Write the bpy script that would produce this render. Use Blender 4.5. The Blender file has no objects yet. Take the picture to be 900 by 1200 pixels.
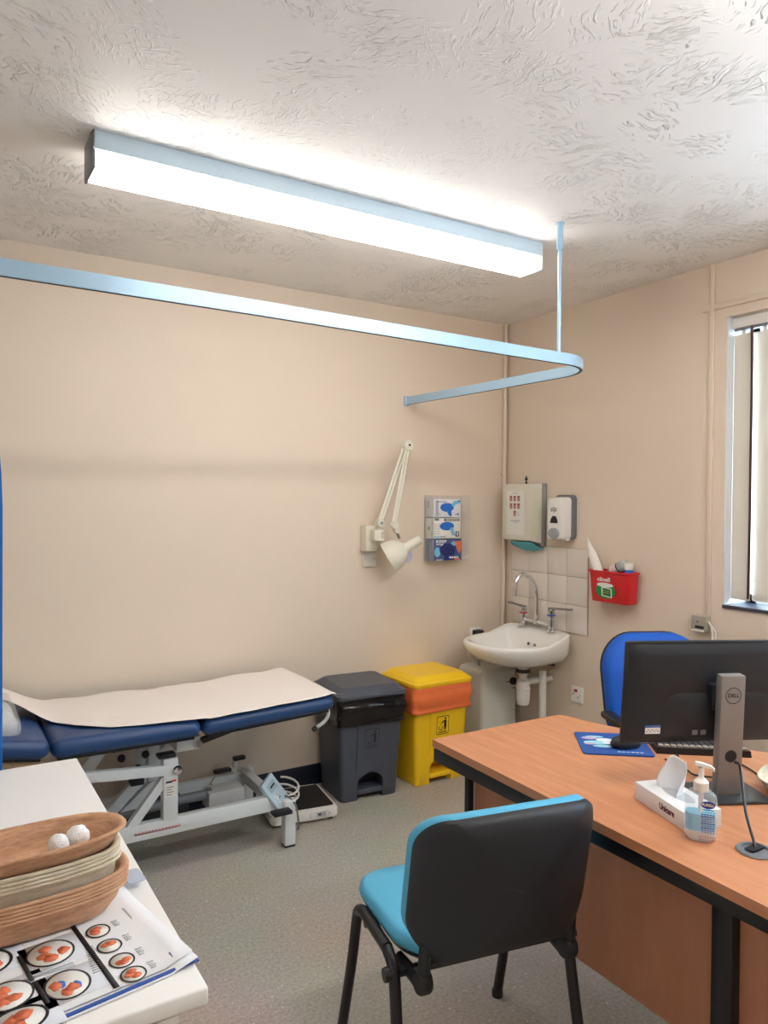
import bpy, bmesh, math, random
from mathutils import Vector, Matrix, noise as mnoise
random.seed(7)
sc = bpy.context.scene
COL = sc.collection
PI = math.pi
LAMP = 10.5; LAMP_NEAR = 22.0; SKY = 11.0; EXPO = 0.42
R = math.radians

# ------------------------------------------------------------------ materials
def lin(c):
    return tuple(((v/255)/12.92 if v/255 <= .04045 else ((v/255+.055)/1.055)**2.4) for v in c)

def mat(name, rgb, rough=.5, metal=0., var=.06, scale=40., bump=0., bscale=200., **kw):
    m = bpy.data.materials.new(name); m.use_nodes = True
    nt = m.node_tree; b = nt.nodes['Principled BSDF']
    c = lin(rgb)
    tc = nt.nodes.new('ShaderNodeTexCoord')
    nz = nt.nodes.new('ShaderNodeTexNoise'); nz.inputs['Scale'].default_value = scale
    nz.inputs['Detail'].default_value = 3
    nt.links.new(tc.outputs['Object'], nz.inputs['Vector'])
    mx = nt.nodes.new('ShaderNodeMix'); mx.data_type = 'RGBA'
    mx.inputs[6].default_value = (*[max(0, v*(1-var)) for v in c], 1)
    mx.inputs[7].default_value = (*[min(1, v*(1+var)) for v in c], 1)
    nt.links.new(nz.outputs['Fac'], mx.inputs[0])
    nt.links.new(mx.outputs[2], b.inputs['Base Color'])
    b.inputs['Roughness'].default_value = rough
    b.inputs['Metallic'].default_value = metal
    if bump:
        n2 = nt.nodes.new('ShaderNodeTexNoise'); n2.inputs['Scale'].default_value = bscale
        nt.links.new(tc.outputs['Object'], n2.inputs['Vector'])
        bp = nt.nodes.new('ShaderNodeBump'); bp.inputs['Strength'].default_value = bump
        bp.inputs['Distance'].default_value = .01
        nt.links.new(n2.outputs['Fac'], bp.inputs['Height'])
        nt.links.new(bp.outputs['Normal'], b.inputs['Normal'])
    for k, v in kw.items():
        b.inputs[k.replace('_', ' ')].default_value = v
    return m

def emit(name, rgb, strength):
    m = bpy.data.materials.new(name); m.use_nodes = True
    nt = m.node_tree; b = nt.nodes['Principled BSDF']
    b.inputs['Base Color'].default_value = (.9, .9, .9, 1)
    b.inputs['Emission Color'].default_value = (*rgb, 1)
    b.inputs['Emission Strength'].default_value = strength
    return m

def clear(name, rgb=(255, 255, 255), rough=.02, ior=1.2, trans=1.):
    return mat(name, rgb, rough, var=0, Transmission_Weight=trans, IOR=ior)

def thin_glass(name, rgb=(240, 245, 245), alpha=.25, rough=.05):
    return mat(name, rgb, rough, var=0, Alpha=alpha)

# ------------------------------------------------------------------ mesh builder
def frame(o, right, up):
    r = Vector(right).normalized(); u = Vector(up).normalized(); n = r.cross(u).normalized(); u = n.cross(r)
    return Matrix(((r.x, u.x, n.x, o[0]), (r.y, u.y, n.y, o[1]), (r.z, u.z, n.z, o[2]), (0, 0, 0, 1)))

def T(x, y, z): return Matrix.Translation((x, y, z))
def RX(a): return Matrix.Rotation(a, 4, 'X')
def RY(a): return Matrix.Rotation(a, 4, 'Y')
def RZ(a): return Matrix.Rotation(a, 4, 'Z')

def rrect(w, d, r, n=6, cx=0, cy=0):
    r = min(r, w/2-1e-4, d/2-1e-4); out = []
    for (sx, sy, a0) in ((1, 1, 0), (-1, 1, 90), (-1, -1, 180), (1, -1, 270)):
        for k in range(n+1):
            a = R(a0+90*k/n)
            out.append((cx+sx*(w/2-r)+r*math.cos(a), cy+sy*(d/2-r)+r*math.sin(a)))
    return out

def ell(a, b, n=32, cx=0, cy=0):
    return [(cx+a*math.cos(2*PI*k/n), cy+b*math.sin(2*PI*k/n)) for k in range(n)]

class MB:
    def __init__(s): s.bm = bmesh.new(); s.mi = 0
    def _faces(s, fs, mi):
        for f in fs: f.material_index = s.mi if mi is None else mi
    def ring(s, pts, M=None):
        return [s.bm.verts.new((M @ Vector(p)) if M else Vector(p)) for p in pts]
    def loft(s, rings, M=None, cap0=True, cap1=True, mi=None, closed=True):
        rs = [s.ring(r, M) for r in rings]; fs = []
        n = len(rs[0])
        for a, b in zip(rs, rs[1:]):
            for i in range(n if closed else n-1):
                j = (i+1) % n
                fs.append(s.bm.faces.new((a[i], a[j], b[j], b[i])))
        if cap0 and closed: fs.append(s.bm.faces.new(list(reversed(rs[0]))))
        if cap1 and closed: fs.append(s.bm.faces.new(rs[-1]))
        s._faces(fs, mi); return fs
    def box(s, c, size, M=None, bev=0., mi=None, seg=2):
        t = bmesh.new(); bmesh.ops.create_cube(t, size=1)
        for v in t.verts: v.co = Vector((v.co.x*size[0], v.co.y*size[1], v.co.z*size[2]))
        if bev: bmesh.ops.bevel(t, geom=t.edges[:], offset=min(bev, min(size)*.49), segments=seg, profile=.5, affect='EDGES')
        X = (M or Matrix()) @ T(*c)
        s._join(t, X, mi)
    def _join(s, t, X, mi):
        mp = {}
        for v in t.verts: mp[v.index if False else v] = s.bm.verts.new(X @ v.co)
        fs = []
        for f in t.faces:
            try: fs.append(s.bm.faces.new([mp[v] for v in f.verts]))
            except ValueError: pass
        s._faces(fs, mi); t.free()
    def prism(s, poly, z0, z1, M=None, mi=None, bev=0.):
        if bev:
            cx = sum(p[0] for p in poly)/len(poly); cy = sum(p[1] for p in poly)/len(poly)
            w = max(abs(p[0]-cx) for p in poly); d = max(abs(p[1]-cy) for p in poly)
            def ins(k): return [(cx+(p[0]-cx)*(1-k/w), cy+(p[1]-cy)*(1-k/d)) for p in poly]
            rs = [[(x, y, z0) for x, y in ins(bev)], [(x, y, z0+bev*.3) for x, y in ins(bev*.3)], [(x, y, z0+bev) for x, y in poly],
                  [(x, y, z1-bev) for x, y in poly], [(x, y, z1-bev*.3) for x, y in ins(bev*.3)], [(x, y, z1) for x, y in ins(bev)]]
        else: rs = [[(x, y, z0) for x, y in poly], [(x, y, z1) for x, y in poly]]
        s.loft(rs, M, mi=mi)
    def tube(s, pts, r, seg=10, M=None, mi=None, flat=1., cap=True):
        pts = [Vector(p) for p in pts]; n = len(pts); rs = r if isinstance(r, (list, tuple)) else [r]*n
        t = (pts[1]-pts[0]).normalized(); ref = Vector((0, 0, 1)) if abs(t.z) < .9 else Vector((1, 0, 0))
        u = t.cross(ref).normalized(); rings = []
        for i in range(n):
            a = (pts[i]-pts[i-1]).normalized() if i else None
            b = (pts[i+1]-pts[i]).normalized() if i < n-1 else None
            tt = ((a or b)+(b or a)); tt = tt.normalized() if tt.length > 1e-6 else (a or b)
            u = (u-tt*u.dot(tt)).normalized(); w = tt.cross(u)
            rings.append([pts[i]+u*rs[i]*math.cos(2*PI*k/seg)+w*rs[i]*flat*math.sin(2*PI*k/seg) for k in range(seg)])
        s.loft(rings, M, cap, cap, mi)
    def lathe(s, prof, seg=24, M=None, mi=None, cap0=True, cap1=True):
        s.loft([[(r*math.cos(2*PI*k/seg), r*math.sin(2*PI*k/seg), z) for k in range(seg)] for r, z in prof], M, cap0, cap1, mi)
    def sphere(s, c, r, M=None, mi=None, sc=(1, 1, 1), seg=16):
        n = 8; prof = [(max(1e-4, r*math.sin(PI*k/n)), -r*math.cos(PI*k/n)) for k in range(n+1)]
        X = (M or Matrix()) @ T(*c) @ Matrix.Diagonal((*sc, 1))
        s.lathe(prof, seg, X, mi)
    def poly(s, M, pts, mi=None, off=.0003):
        f = s.bm.faces.new([s.bm.verts.new(M @ Vector((p[0], p[1], off))) for p in pts]); s._faces([f], mi)
    def rect(s, M, x0, y0, x1, y1, mi=None, off=.0003):
        s.poly(M, [(x0, y0), (x1, y0), (x1, y1), (x0, y1)], mi, off)
    def outline(s, M, pts, w, mi=None, off=.0003):
        n = len(pts); cx = sum(p[0] for p in pts)/n; cy = sum(p[1] for p in pts)/n
        def ins(p):
            v = Vector((p[0]-cx, p[1]-cy)); L = v.length; v *= (L-w)/L; return (cx+v.x, cy+v.y)
        a = [s.bm.verts.new(M @ Vector((p[0], p[1], off))) for p in pts]
        b = [s.bm.verts.new(M @ Vector((*ins(p), off))) for p in pts]
        fs = [s.bm.faces.new((a[i], a[(i+1) % n], b[(i+1) % n], b[i])) for i in range(n)]
        s._faces(fs, mi)
    def text(s, M, body, size, mi=None, off=.0004, width=None, bold=0.):
        cu = bpy.data.curves.new('lettering', 'FONT'); cu.body = body; cu.size = size
        cu.align_x = 'CENTER'; cu.align_y = 'CENTER'; cu.resolution_u = 3; cu.offset = bold
        o = bpy.data.objects.new('lettering', cu); COL.objects.link(o)
        dg = bpy.context.evaluated_depsgraph_get(); me = bpy.data.meshes.new_from_object(o.evaluated_get(dg))
        t = bmesh.new(); t.from_mesh(me)
        k = 1
        if width and t.verts:
            xs = [v.co.x for v in t.verts]; k = width/(max(xs)-min(xs))
        s._join(t, M @ T(0, 0, off) @ Matrix.Diagonal((k, 1, 1, 1)), mi)
        bpy.data.objects.remove(o); bpy.data.curves.remove(cu); bpy.data.meshes.remove(me)

def obj(name, b, mats, parent=None, angle=40, smooth=True, M=None):
    me = bpy.data.meshes.new(name)
    bmesh.ops.recalc_face_normals(b.bm, faces=b.bm.faces[:])
    b.bm.to_mesh(me); b.bm.free()
    for m in (mats if isinstance(mats, (list, tuple)) else [mats]): me.materials.append(m)
    if smooth:
        me.polygons.foreach_set('use_smooth', [True]*len(me.polygons))
        me.set_sharp_from_angle(angle=R(angle))
    o = bpy.data.objects.new(name, me); COL.objects.link(o)
    if parent: o.parent = parent
    if M is not None: o.matrix_local = M
    return o

def tag(o, label=None, cat=None, group=None, kind=None):
    if label: o['label'] = label
    if cat: o['category'] = cat
    if group: o['group'] = group
    if kind: o['kind'] = kind
    return o

def thing(name, label, cat, loc=(0, 0, 0), rz=0., group=None):
    o = bpy.data.objects.new(name, None); o.empty_display_size = .05; COL.objects.link(o)
    o.location = loc; o.rotation_euler = (0, 0, rz)
    return tag(o, label, cat, group)

def struct(name, b, m, label, parent=None, cat=None, **k):
    o = obj(name, b, m, parent, **k)
    if not parent: tag(o, label, cat or name.split('_')[0], kind='structure')
    return o

def cut(o, cutter_mb):
    me = bpy.data.meshes.new('cutter'); bmesh.ops.recalc_face_normals(cutter_mb.bm, faces=cutter_mb.bm.faces[:])
    cutter_mb.bm.to_mesh(me); cutter_mb.bm.free()
    c = bpy.data.objects.new('cutter', me); COL.objects.link(c); c.matrix_world = o.matrix_world
    md = o.modifiers.new('cut', 'BOOLEAN'); md.object = c; md.solver = 'EXACT'
    bpy.context.view_layer.update()
    if o.parent: c.parent = o.parent; bpy.context.view_layer.update()
    dg = bpy.context.evaluated_depsgraph_get(); new = bpy.data.meshes.new_from_object(o.evaluated_get(dg))
    o.modifiers.clear(); old = o.data; o.data = new; new.name = o.name
    bpy.data.objects.remove(c)
    new.polygons.foreach_set('use_smooth', [True]*len(new.polygons)); new.set_sharp_from_angle(angle=R(35))

def arc(c, r, a0, a1, n=8, ax='xz'):
    out = []
    for k in range(n+1):
        a = R(a0+(a1-a0)*k/n); p = [c[0], c[1], c[2]]
        i, j = 'xyz'.index(ax[0]), 'xyz'.index(ax[1])
        p[i] += r*math.cos(a); p[j] += r*math.sin(a); out.append(tuple(p))
    return out

def spline(pts, n=8):
    P = [Vector(p) for p in pts]; P = [P[0]*2-P[1]]+P+[P[-1]*2-P[-2]]; out = []
    for i in range(1, len(P)-2):
        for k in range(n):
            t = k/n; a, b, c, d = P[i-1:i+3]
            out.append(.5*((2*b)+(c-a)*t+(2*a-5*b+4*c-d)*t*t+(3*b-a-3*c+d)*t**3))
    return out+[P[-2]]
# ------------------------------------------------------------------ palette
M_wall = mat('wall_paint', (228, 212, 193), .65, var=.03, scale=3, bump=.12, bscale=120)
M_skirt = mat('skirting_vinyl', (30, 36, 52), .4)
M_white = mat('white_plastic', (236, 234, 228), .35, var=.02)
M_cream = mat('cream_plastic', (226, 222, 205), .35, var=.03)
M_daylit_rail = mat('daylight_tinted_aluminium', (170, 203, 226), .3, .25, var=.02)  # blue of reflected window daylight put into the rail's base colour
M_housing = mat('daylight_tinted_enamel', (192, 212, 226), .35, var=.02)  # white metal, with the daylight's blue cast mixed into its colour
M_frame = mat('white_enamel', (222, 228, 230), .35, var=.03)
M_black = mat('black_plastic', (23, 26, 32), .45)
M_black_steel = mat('black_steel', (25, 28, 33), .4, bump=.05, bscale=400)
M_chrome = mat('chrome', (225, 226, 228), .08, 1., var=.01)
M_steel = mat('brushed_steel', (150, 150, 148), .35, .9)
M_navy = mat('navy_vinyl', (34, 70, 120), .38, var=.08, scale=60, bump=.06, bscale=500)
M_paper = mat('couch_paper', (240, 232, 226), .8, var=.02, bump=.1, bscale=30)
M_paperwhite = mat('white_paper', (238, 240, 244), .6, var=.02)
M_ceramic = mat('ceramic', (240, 238, 232), .12, var=.01)
M_tile = mat('tile_glaze', (232, 222, 212), .2, var=.02)
M_grout = mat('grout', (170, 155, 140), .8)
M_red = mat('red_plastic', (214, 36, 44), .35)
M_green = mat('green_ink', (24, 140, 60), .4)
M_ink = mat('black_ink', (25, 25, 30), .6)
M_bluegloss = mat('blue_ink', (30, 110, 205), .4, var=.25, scale=30)
M_midblue = mat('dark_blue_ink', (28, 44, 110), .4, var=.5, scale=25)
M_skyblue = mat('light_blue_ink', (120, 190, 225), .4)
M_orange_ink = mat('orange_ink', (226, 120, 84), .5, var=.3, scale=60)
M_grey_ink = mat('grey_ink', (176, 180, 186), .6)
M_pink = mat('pink_ink', (150, 84, 84), .6, var=.3, scale=300)
M_purple = mat('purple_ink', (84, 26, 64), .5)
M_greybin = mat('grey_bin_plastic', (74, 80, 92), .42, var=.05, bump=.05, bscale=300)
M_yellowbin = mat('yellow_bin_plastic', (255, 206, 30), .38, var=.03, bump=.03, bscale=300)
M_liner_k = mat('black_bin_bag', (20, 20, 22), .16, bump=.7, bscale=11)
M_liner_o = mat('orange_bin_bag', (246, 124, 70), .33, var=.08, scale=20, bump=.4, bscale=10)
M_chairblue = mat('light_blue_vinyl', (84, 176, 212), .5, var=.05, bump=.06, bscale=400)
M_officeblue = mat('royal_blue_fabric', (8, 88, 192), .7, var=.1, scale=300, bump=.1, bscale=600)
M_curtain = mat('blue_curtain', (20, 112, 196), .75, var=.05)
M_pulp = None
M_grey_plastic = mat('grey_plastic', (112, 116, 122), .4)
M_monitor = mat('monitor_black', (29, 34, 41), .5, var=.1, bump=.05, bscale=600)
M_stand = mat('grey_metal_stand', (134, 130, 128), .45, .1, var=.05)
M_teal = mat('teal_paper', (96, 186, 196), .8)
M_lilac = mat('lilac_sticker', (196, 196, 224), .6)
M_mahogany = mat('dark_brown', (58, 26, 22), .5)
M_sill = mat('slate_sill', (62, 64, 84), .3)
M_slat = mat('blind_fabric', (232, 226, 212), .8, var=.02, bump=.1, bscale=600)
M_cab = mat('white_laminate', (238, 236, 232), .35, var=.01)
M_cottonw = mat('cotton', (246, 246, 246), .95, bump=.3, bscale=300)
M_brown_cab = mat('light_wood', (196, 160, 118), .5)

def wood(name, c1, c2, axis_scale, rough=.4):
    m = bpy.data.materials.new(name); m.use_nodes = True
    nt = m.node_tree; b = nt.nodes['Principled BSDF']
    tc = nt.nodes.new('ShaderNodeTexCoord'); mp = nt.nodes.new('ShaderNodeMapping')
    mp.inputs['Scale'].default_value = axis_scale
    nz = nt.nodes.new('ShaderNodeTexNoise'); nz.inputs['Scale'].default_value = 3; nz.inputs['Detail'].default_value = 6; nz.inputs['Roughness'].default_value = .65
    rp = nt.nodes.new('ShaderNodeValToRGB')
    rp.color_ramp.elements[0].position = .3; rp.color_ramp.elements[0].color = (*lin(c1), 1)
    rp.color_ramp.elements[1].position = .72; rp.color_ramp.elements[1].color = (*lin(c2), 1)
    nt.links.new(tc.outputs['Object'], mp.inputs[0]); nt.links.new(mp.outputs[0], nz.inputs['Vector'])
    nt.links.new(nz.outputs['Fac'], rp.inputs[0]); nt.links.new(rp.outputs[0], b.inputs['Base Color'])
    b.inputs['Roughness'].default_value = rough
    return m
M_beech = wood('beech_laminate', (186, 123, 86), (208, 145, 104), (12, 1.2, 12))
M_beech_dark = wood('beech_panel', (186, 126, 96), (204, 142, 110), (3, 3, .8))

def pulp(name, c1, c2):
    m = bpy.data.materials.new(name); m.use_nodes = True
    nt = m.node_tree; b = nt.nodes['Principled BSDF']
    tc = nt.nodes.new('ShaderNodeTexCoord'); nz = nt.nodes.new('ShaderNodeTexNoise')
    mp = nt.nodes.new('ShaderNodeMapping'); mp.inputs['Scale'].default_value = (1, 1, 5)
    nz.inputs['Scale'].default_value = 28; nz.inputs['Detail'].default_value = 8; nz.inputs['Roughness'].default_value = .7
    rp = nt.nodes.new('ShaderNodeValToRGB')
    rp.color_ramp.elements[0].position = .3; rp.color_ramp.elements[0].color = (*lin(c1), 1)
    rp.color_ramp.elements[1].position = .7; rp.color_ramp.elements[1].color = (*lin(c2), 1)
    bp = nt.nodes.new('ShaderNodeBump'); bp.inputs['Strength'].default_value = .5; bp.inputs['Distance'].default_value = .004
    nt.links.new(tc.outputs['Object'], mp.inputs[0]); nt.links.new(mp.outputs[0], nz.inputs['Vector'])
    nt.links.new(nz.outputs['Fac'], rp.inputs[0]); nt.links.new(rp.outputs[0], b.inputs['Base Color'])
    nt.links.new(nz.outputs['Fac'], bp.inputs['Height']); nt.links.new(bp.outputs['Normal'], b.inputs['Normal'])
    b.inputs['Roughness'].default_value = .9
    return m
M_pulp = pulp('brown_pulp', (176, 132, 102), (228, 182, 146))
M_pulp_pale = pulp('pale_pulp', (192, 178, 152), (230, 220, 200))

def floor_mat():
    m = bpy.data.materials.new('speckled_vinyl_floor'); m.use_nodes = True
    nt = m.node_tree; b = nt.nodes['Principled BSDF']; L = nt.links.new; N = nt.nodes.new
    tc = N('ShaderNodeTexCoord')
    n1 = N('ShaderNodeTexNoise'); n1.inputs['Scale'].default_value = 90; n1.inputs['Detail'].default_value = 4; n1.inputs['Roughness'].default_value = .8
    n2 = N('ShaderNodeTexNoise'); n2.inputs['Scale'].default_value = 2.2; n2.inputs['Detail'].default_value = 4
    vo = N('ShaderNodeTexVoronoi'); vo.inputs['Scale'].default_value = 42
    for x in (n1, n2, vo): L(tc.outputs['Object'], x.inputs['Vector'])
    r1 = N('ShaderNodeValToRGB'); e = r1.color_ramp.elements
    e[0].position = .35; e[0].color = (*lin((168, 162, 153)), 1); e[1].position = .65; e[1].color = (*lin((214, 207, 198)), 1)
    L(n1.outputs['Fac'], r1.inputs[0])
    mx = N('ShaderNodeMix'); mx.data_type = 'RGBA'; mx.blend_type = 'MULTIPLY'; mx.inputs[0].default_value = .35
    L(r1.outputs[0], mx.inputs[6]); L(n2.outputs['Color'], mx.inputs[7])
    mul = N('ShaderNodeMixRGB') if False else None
    r2 = N('ShaderNodeValToRGB'); e = r2.color_ramp.elements
    e[0].position = .08; e[0].color = (1, 1, 1, 1); e[1].position = .14; e[1].color = (0, 0, 0, 1)
    L(vo.outputs['Distance'], r2.inputs[0])
    # only some of the cells carry a bright fleck
    sp = N('ShaderNodeSeparateColor'); L(vo.outputs['Color'], sp.inputs[0])
    gt = N('ShaderNodeMath'); gt.operation = 'GREATER_THAN'; gt.inputs[1].default_value = .62; L(sp.outputs[0], gt.inputs[0])
    mm = N('ShaderNodeMath'); mm.operation = 'MULTIPLY'; L(r2.outputs[0], mm.inputs[0]); L(gt.outputs[0], mm.inputs[1])
    m2 = N('ShaderNodeMix'); m2.data_type = 'RGBA'; m2.inputs[7].default_value = (*lin((240, 234, 222)), 1)
    L(mm.outputs[0], m2.inputs[0]); L(mx.outputs[2], m2.inputs[6])
    L(m2.outputs[2], b.inputs['Base Color']); b.inputs['Roughness'].default_value = .42
    return m
M_floor = floor_mat()

def ceiling_mat():
    m = bpy.data.materials.new('swirled_plaster_ceiling'); m.use_nodes = True
    nt = m.node_tree; b = nt.nodes['Principled BSDF']; L = nt.links.new; N = nt.nodes.new
    b.inputs['Base Color'].default_value = (*lin((243, 241, 238)), 1); b.inputs['Roughness'].default_value = .5
    tc = N('ShaderNodeTexCoord')
    def layer(scale, seed, freq):
        off = N('ShaderNodeMapping'); off.inputs['Location'].default_value = (seed, seed*1.7, 0); L(tc.outputs['Object'], off.inputs[0])
        wn = N('ShaderNodeTexNoise'); wn.inputs['Scale'].default_value = 5; wn.inputs['Detail'].default_value = 2; L(off.outputs[0], wn.inputs['Vector'])
        ws = N('ShaderNodeVectorMath'); ws.operation = 'SCALE'; ws.inputs['Scale'].default_value = .08; L(wn.outputs['Color'], ws.inputs[0])
        ad = N('ShaderNodeVectorMath'); ad.operation = 'ADD'; L(off.outputs[0], ad.inputs[0]); L(ws.outputs[0], ad.inputs[1])
        vo = N('ShaderNodeTexVoronoi'); vo.voronoi_dimensions = '2D'; vo.inputs['Scale'].default_value = scale; L(ad.outputs[0], vo.inputs['Vector'])
        sb = N('ShaderNodeVectorMath'); sb.operation = 'SUBTRACT'; L(ad.outputs[0], sb.inputs[0]); L(vo.outputs['Position'], sb.inputs[1])
        sp = N('ShaderNodeSeparateColor'); L(vo.outputs['Color'], sp.inputs[0])
        an = N('ShaderNodeMath'); an.operation = 'MULTIPLY'; an.inputs[1].default_value = 6.283; L(sp.outputs[0], an.inputs[0])
        ro = N('ShaderNodeVectorRotate'); ro.rotation_type = 'Z_AXIS'; L(sb.outputs[0], ro.inputs['Vector']); L(an.outputs[0], ro.inputs['Angle'])
        # bend the strokes a little
        wv = N('ShaderNodeTexNoise'); wv.inputs['Scale'].default_value = 9; wv.inputs['Detail'].default_value = 1; L(ro.outputs[0], wv.inputs['Vector'])
        sx = N('ShaderNodeSeparateXYZ'); L(ro.outputs[0], sx.inputs[0])
        sq = N('ShaderNodeMath'); sq.operation = 'MULTIPLY'; L(sx.outputs[1], sq.inputs[0]); L(sx.outputs[1], sq.inputs[1])
        cv = N('ShaderNodeMath'); cv.operation = 'MULTIPLY_ADD'; cv.inputs[1].default_value = 1.6; L(sq.outputs[0], cv.inputs[0]); L(sx.outputs[0], cv.inputs[2])
        wn2 = N('ShaderNodeMath'); wn2.operation = 'MULTIPLY_ADD'; wn2.inputs[1].default_value = .05; L(wv.outputs['Fac'], wn2.inputs[0]); L(cv.outputs[0], wn2.inputs[2])
        # stroke pattern: thin broken ridges along y
        cb = N('ShaderNodeCombineXYZ')
        fx = N('ShaderNodeMath'); fx.operation = 'MULTIPLY'; fx.inputs[1].default_value = freq; L(wn2.outputs[0], fx.inputs[0])
        fy = N('ShaderNodeMath'); fy.operation = 'MULTIPLY'; fy.inputs[1].default_value = freq*.27; L(sx.outputs[1], fy.inputs[0])
        L(fx.outputs[0], cb.inputs[0]); L(fy.outputs[0], cb.inputs[1]); L(sp.outputs[1], cb.inputs[2])
        st = N('ShaderNodeTexNoise'); st.inputs['Scale'].default_value = 1; st.inputs['Detail'].default_value = 1.2; L(cb.outputs[0], st.inputs['Vector'])
        mr = N('ShaderNodeMapRange'); mr.inputs[1].default_value = .56; mr.inputs[2].default_value = .65; L(st.outputs['Fac'], mr.inputs[0])
        fd = N('ShaderNodeMapRange'); fd.inputs[1].default_value = .62; fd.inputs[2].default_value = .25; fd.inputs[3].default_value = 0; fd.inputs[4].default_value = 1
        L(vo.outputs['Distance'], fd.inputs[0])
        k = N('ShaderNodeMath'); k.operation = 'GREATER_THAN'; k.inputs[1].default_value = .3; L(sp.outputs[2], k.inputs[0])
        a = N('ShaderNodeMath'); a.operation = 'MULTIPLY'; L(mr.outputs[0], a.inputs[0]); L(fd.outputs[0], a.inputs[1])
        a2 = N('ShaderNodeMath'); a2.operation = 'MULTIPLY'; L(a.outputs[0], a2.inputs[0]); L(k.outputs[0], a2.inputs[1])
        return a2
    l1 = layer(4.6, 0., 88); l2 = layer(5.4, 3.3, 104)
    s = N('ShaderNodeMath'); s.operation = 'MAXIMUM'; L(l1.outputs[0], s.inputs[0]); L(l2.outputs[0], s.inputs[1])
    big = N('ShaderNodeTexNoise'); big.inputs['Scale'].default_value = 1.6; L(tc.outputs['Object'], big.inputs['Vector'])
    bm_ = N('ShaderNodeMapRange'); bm_.inputs[1].default_value = .4; bm_.inputs[2].default_value = .6; bm_.inputs[3].default_value = .35; L(big.outputs['Fac'], bm_.inputs[0])
    s2 = N('ShaderNodeMath'); s2.operation = 'MULTIPLY'; L(s.outputs[0], s2.inputs[0]); L(bm_.outputs[0], s2.inputs[1])
    bp = N('ShaderNodeBump'); bp.inputs['Strength'].default_value = 1.; bp.inputs['Distance'].default_value = .0105
    L(s2.outputs[0], bp.inputs['Height']); L(bp.outputs['Normal'], b.inputs['Normal'])
    return m
M_ceil = ceiling_mat()

# ------------------------------------------------------------------ the room
XL, YR, H = -3.7, -5.0, 2.632
b = MB(); b.box((XL/2, YR/2, -.05), (-XL+.6, -YR+.6, .1)); struct('floor', b, M_floor, 'grey beige speckled vinyl floor')
b = MB(); b.box((XL/2, YR/2, H+.05), (-XL+.6, -YR+.6, .1)); struct('ceiling', b, M_ceil, 'off white ceiling with swirled textured plaster')
b = MB(); b.box((XL/2, .15, H/2), (-XL+.6, .3, H)); struct('wall_back', b, M_wall, 'long beige painted wall behind the couch')
b = MB(); b.box((XL-.15, YR/2, H/2), (.3, -YR, H)); struct('wall_left', b, M_wall, 'beige wall on the left side of the room')
b = MB(); b.box((XL/2, YR-.15, H/2), (-XL+.6, .3, H)); struct('wall_rear', b, M_wall, 'beige wall behind the viewer')
WY0, WY1, WZ0, WZ1 = -1.502, -3.3, 1.05, 2.375
b = MB()
b.box((.15, WY0/2, H/2), (.3, -WY0, H))
b.box((.15, (WY1+YR)/2, H/2), (.3, WY1-YR, H))
b.box((.15, (WY0+WY1)/2, WZ0/2), (.3, WY0-WY1, WZ0))
b.box((.15, (WY0+WY1)/2, (WZ1+H)/2), (.3, WY0-WY1, H-WZ1))
struct('wall_right', b, M_wall, 'beige wall with the sink and the window')
b = MB(); b.box((XL/2, -.004, .055), (-XL, .008, .11), bev=.003); struct('baseboard_back', b, M_skirt, 'dark navy vinyl skirting along the back wall', cat='baseboard')
b = MB(); b.box((-.004, YR/2, .055), (.008, -YR-.02, .11), bev=.003); struct('baseboard_right', b, M_skirt, 'dark navy vinyl skirting along the sink wall', cat='baseboard')
b = MB(); b.tube([(-.028, -.014, .6), (-.028, -.014, H)], .0125, 14)
for z in (.9, 1.7, 2.3): b.box((-.028, -.006, z), (.034, .012, .012))
struct('trim_1', b, M_wall, 'beige painted pipe running up the room corner', cat='pipe')
b = MB(); b.box((-.006, -1.432, (1.0+H)/2), (.012, .022, H-1.0), bev=.002); struct('trim_2', b, M_wall, 'thin vertical cable trunking left of the window', cat='trunking')
b = MB(); b.box((-.005, (-1.38-3.5)/2, 2.432), (.01, 2.12, .028), bev=.002); struct('trim_3', b, M_wall, 'horizontal painted batten above the window', cat='trim')

# window: frame, panes, sill
w = thing('window_1', 'window with white frame behind the vertical blind', 'window', (.2, (WY0+WY1)/2, WZ0)); w['kind'] = 'structure'
hw = (WY0-WY1)/2; hh = WZ1-WZ0
b = MB()
b.box((0, hw-.03, hh/2), (.06, .06, hh), bev=.005); b.box((0, -hw+.03, hh/2), (.06, .06, hh), bev=.005)
b.box((0, 0, .03), (.06, 2*hw, .06), bev=.005); b.box((0, 0, hh-.03), (.06, 2*hw, .06), bev=.005)
for y in (hw*.33, -hw*.33): b.box((0, y, hh/2), (.055, .07, hh), bev=.005)
obj('window_frame', b, M_white, w)
b = MB(); b.box((0, 0, hh/2), (.006, 2*hw-.1, hh-.1)); obj('window_pane', b, thin_glass('window_glass', (250, 253, 255), .06, .02), w)
b = MB(); b.box((-.112, hw-.003, hh/2), (.17, .006, hh-.002)); obj('reveal_lining', b, mat('white_gloss', (226, 232, 238), .25), w)
b = MB(); b.box((-.11, 0, .008), (.2, 2*hw-.004, .016), bev=.004); obj('window_sill', b, M_sill, w)

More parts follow.
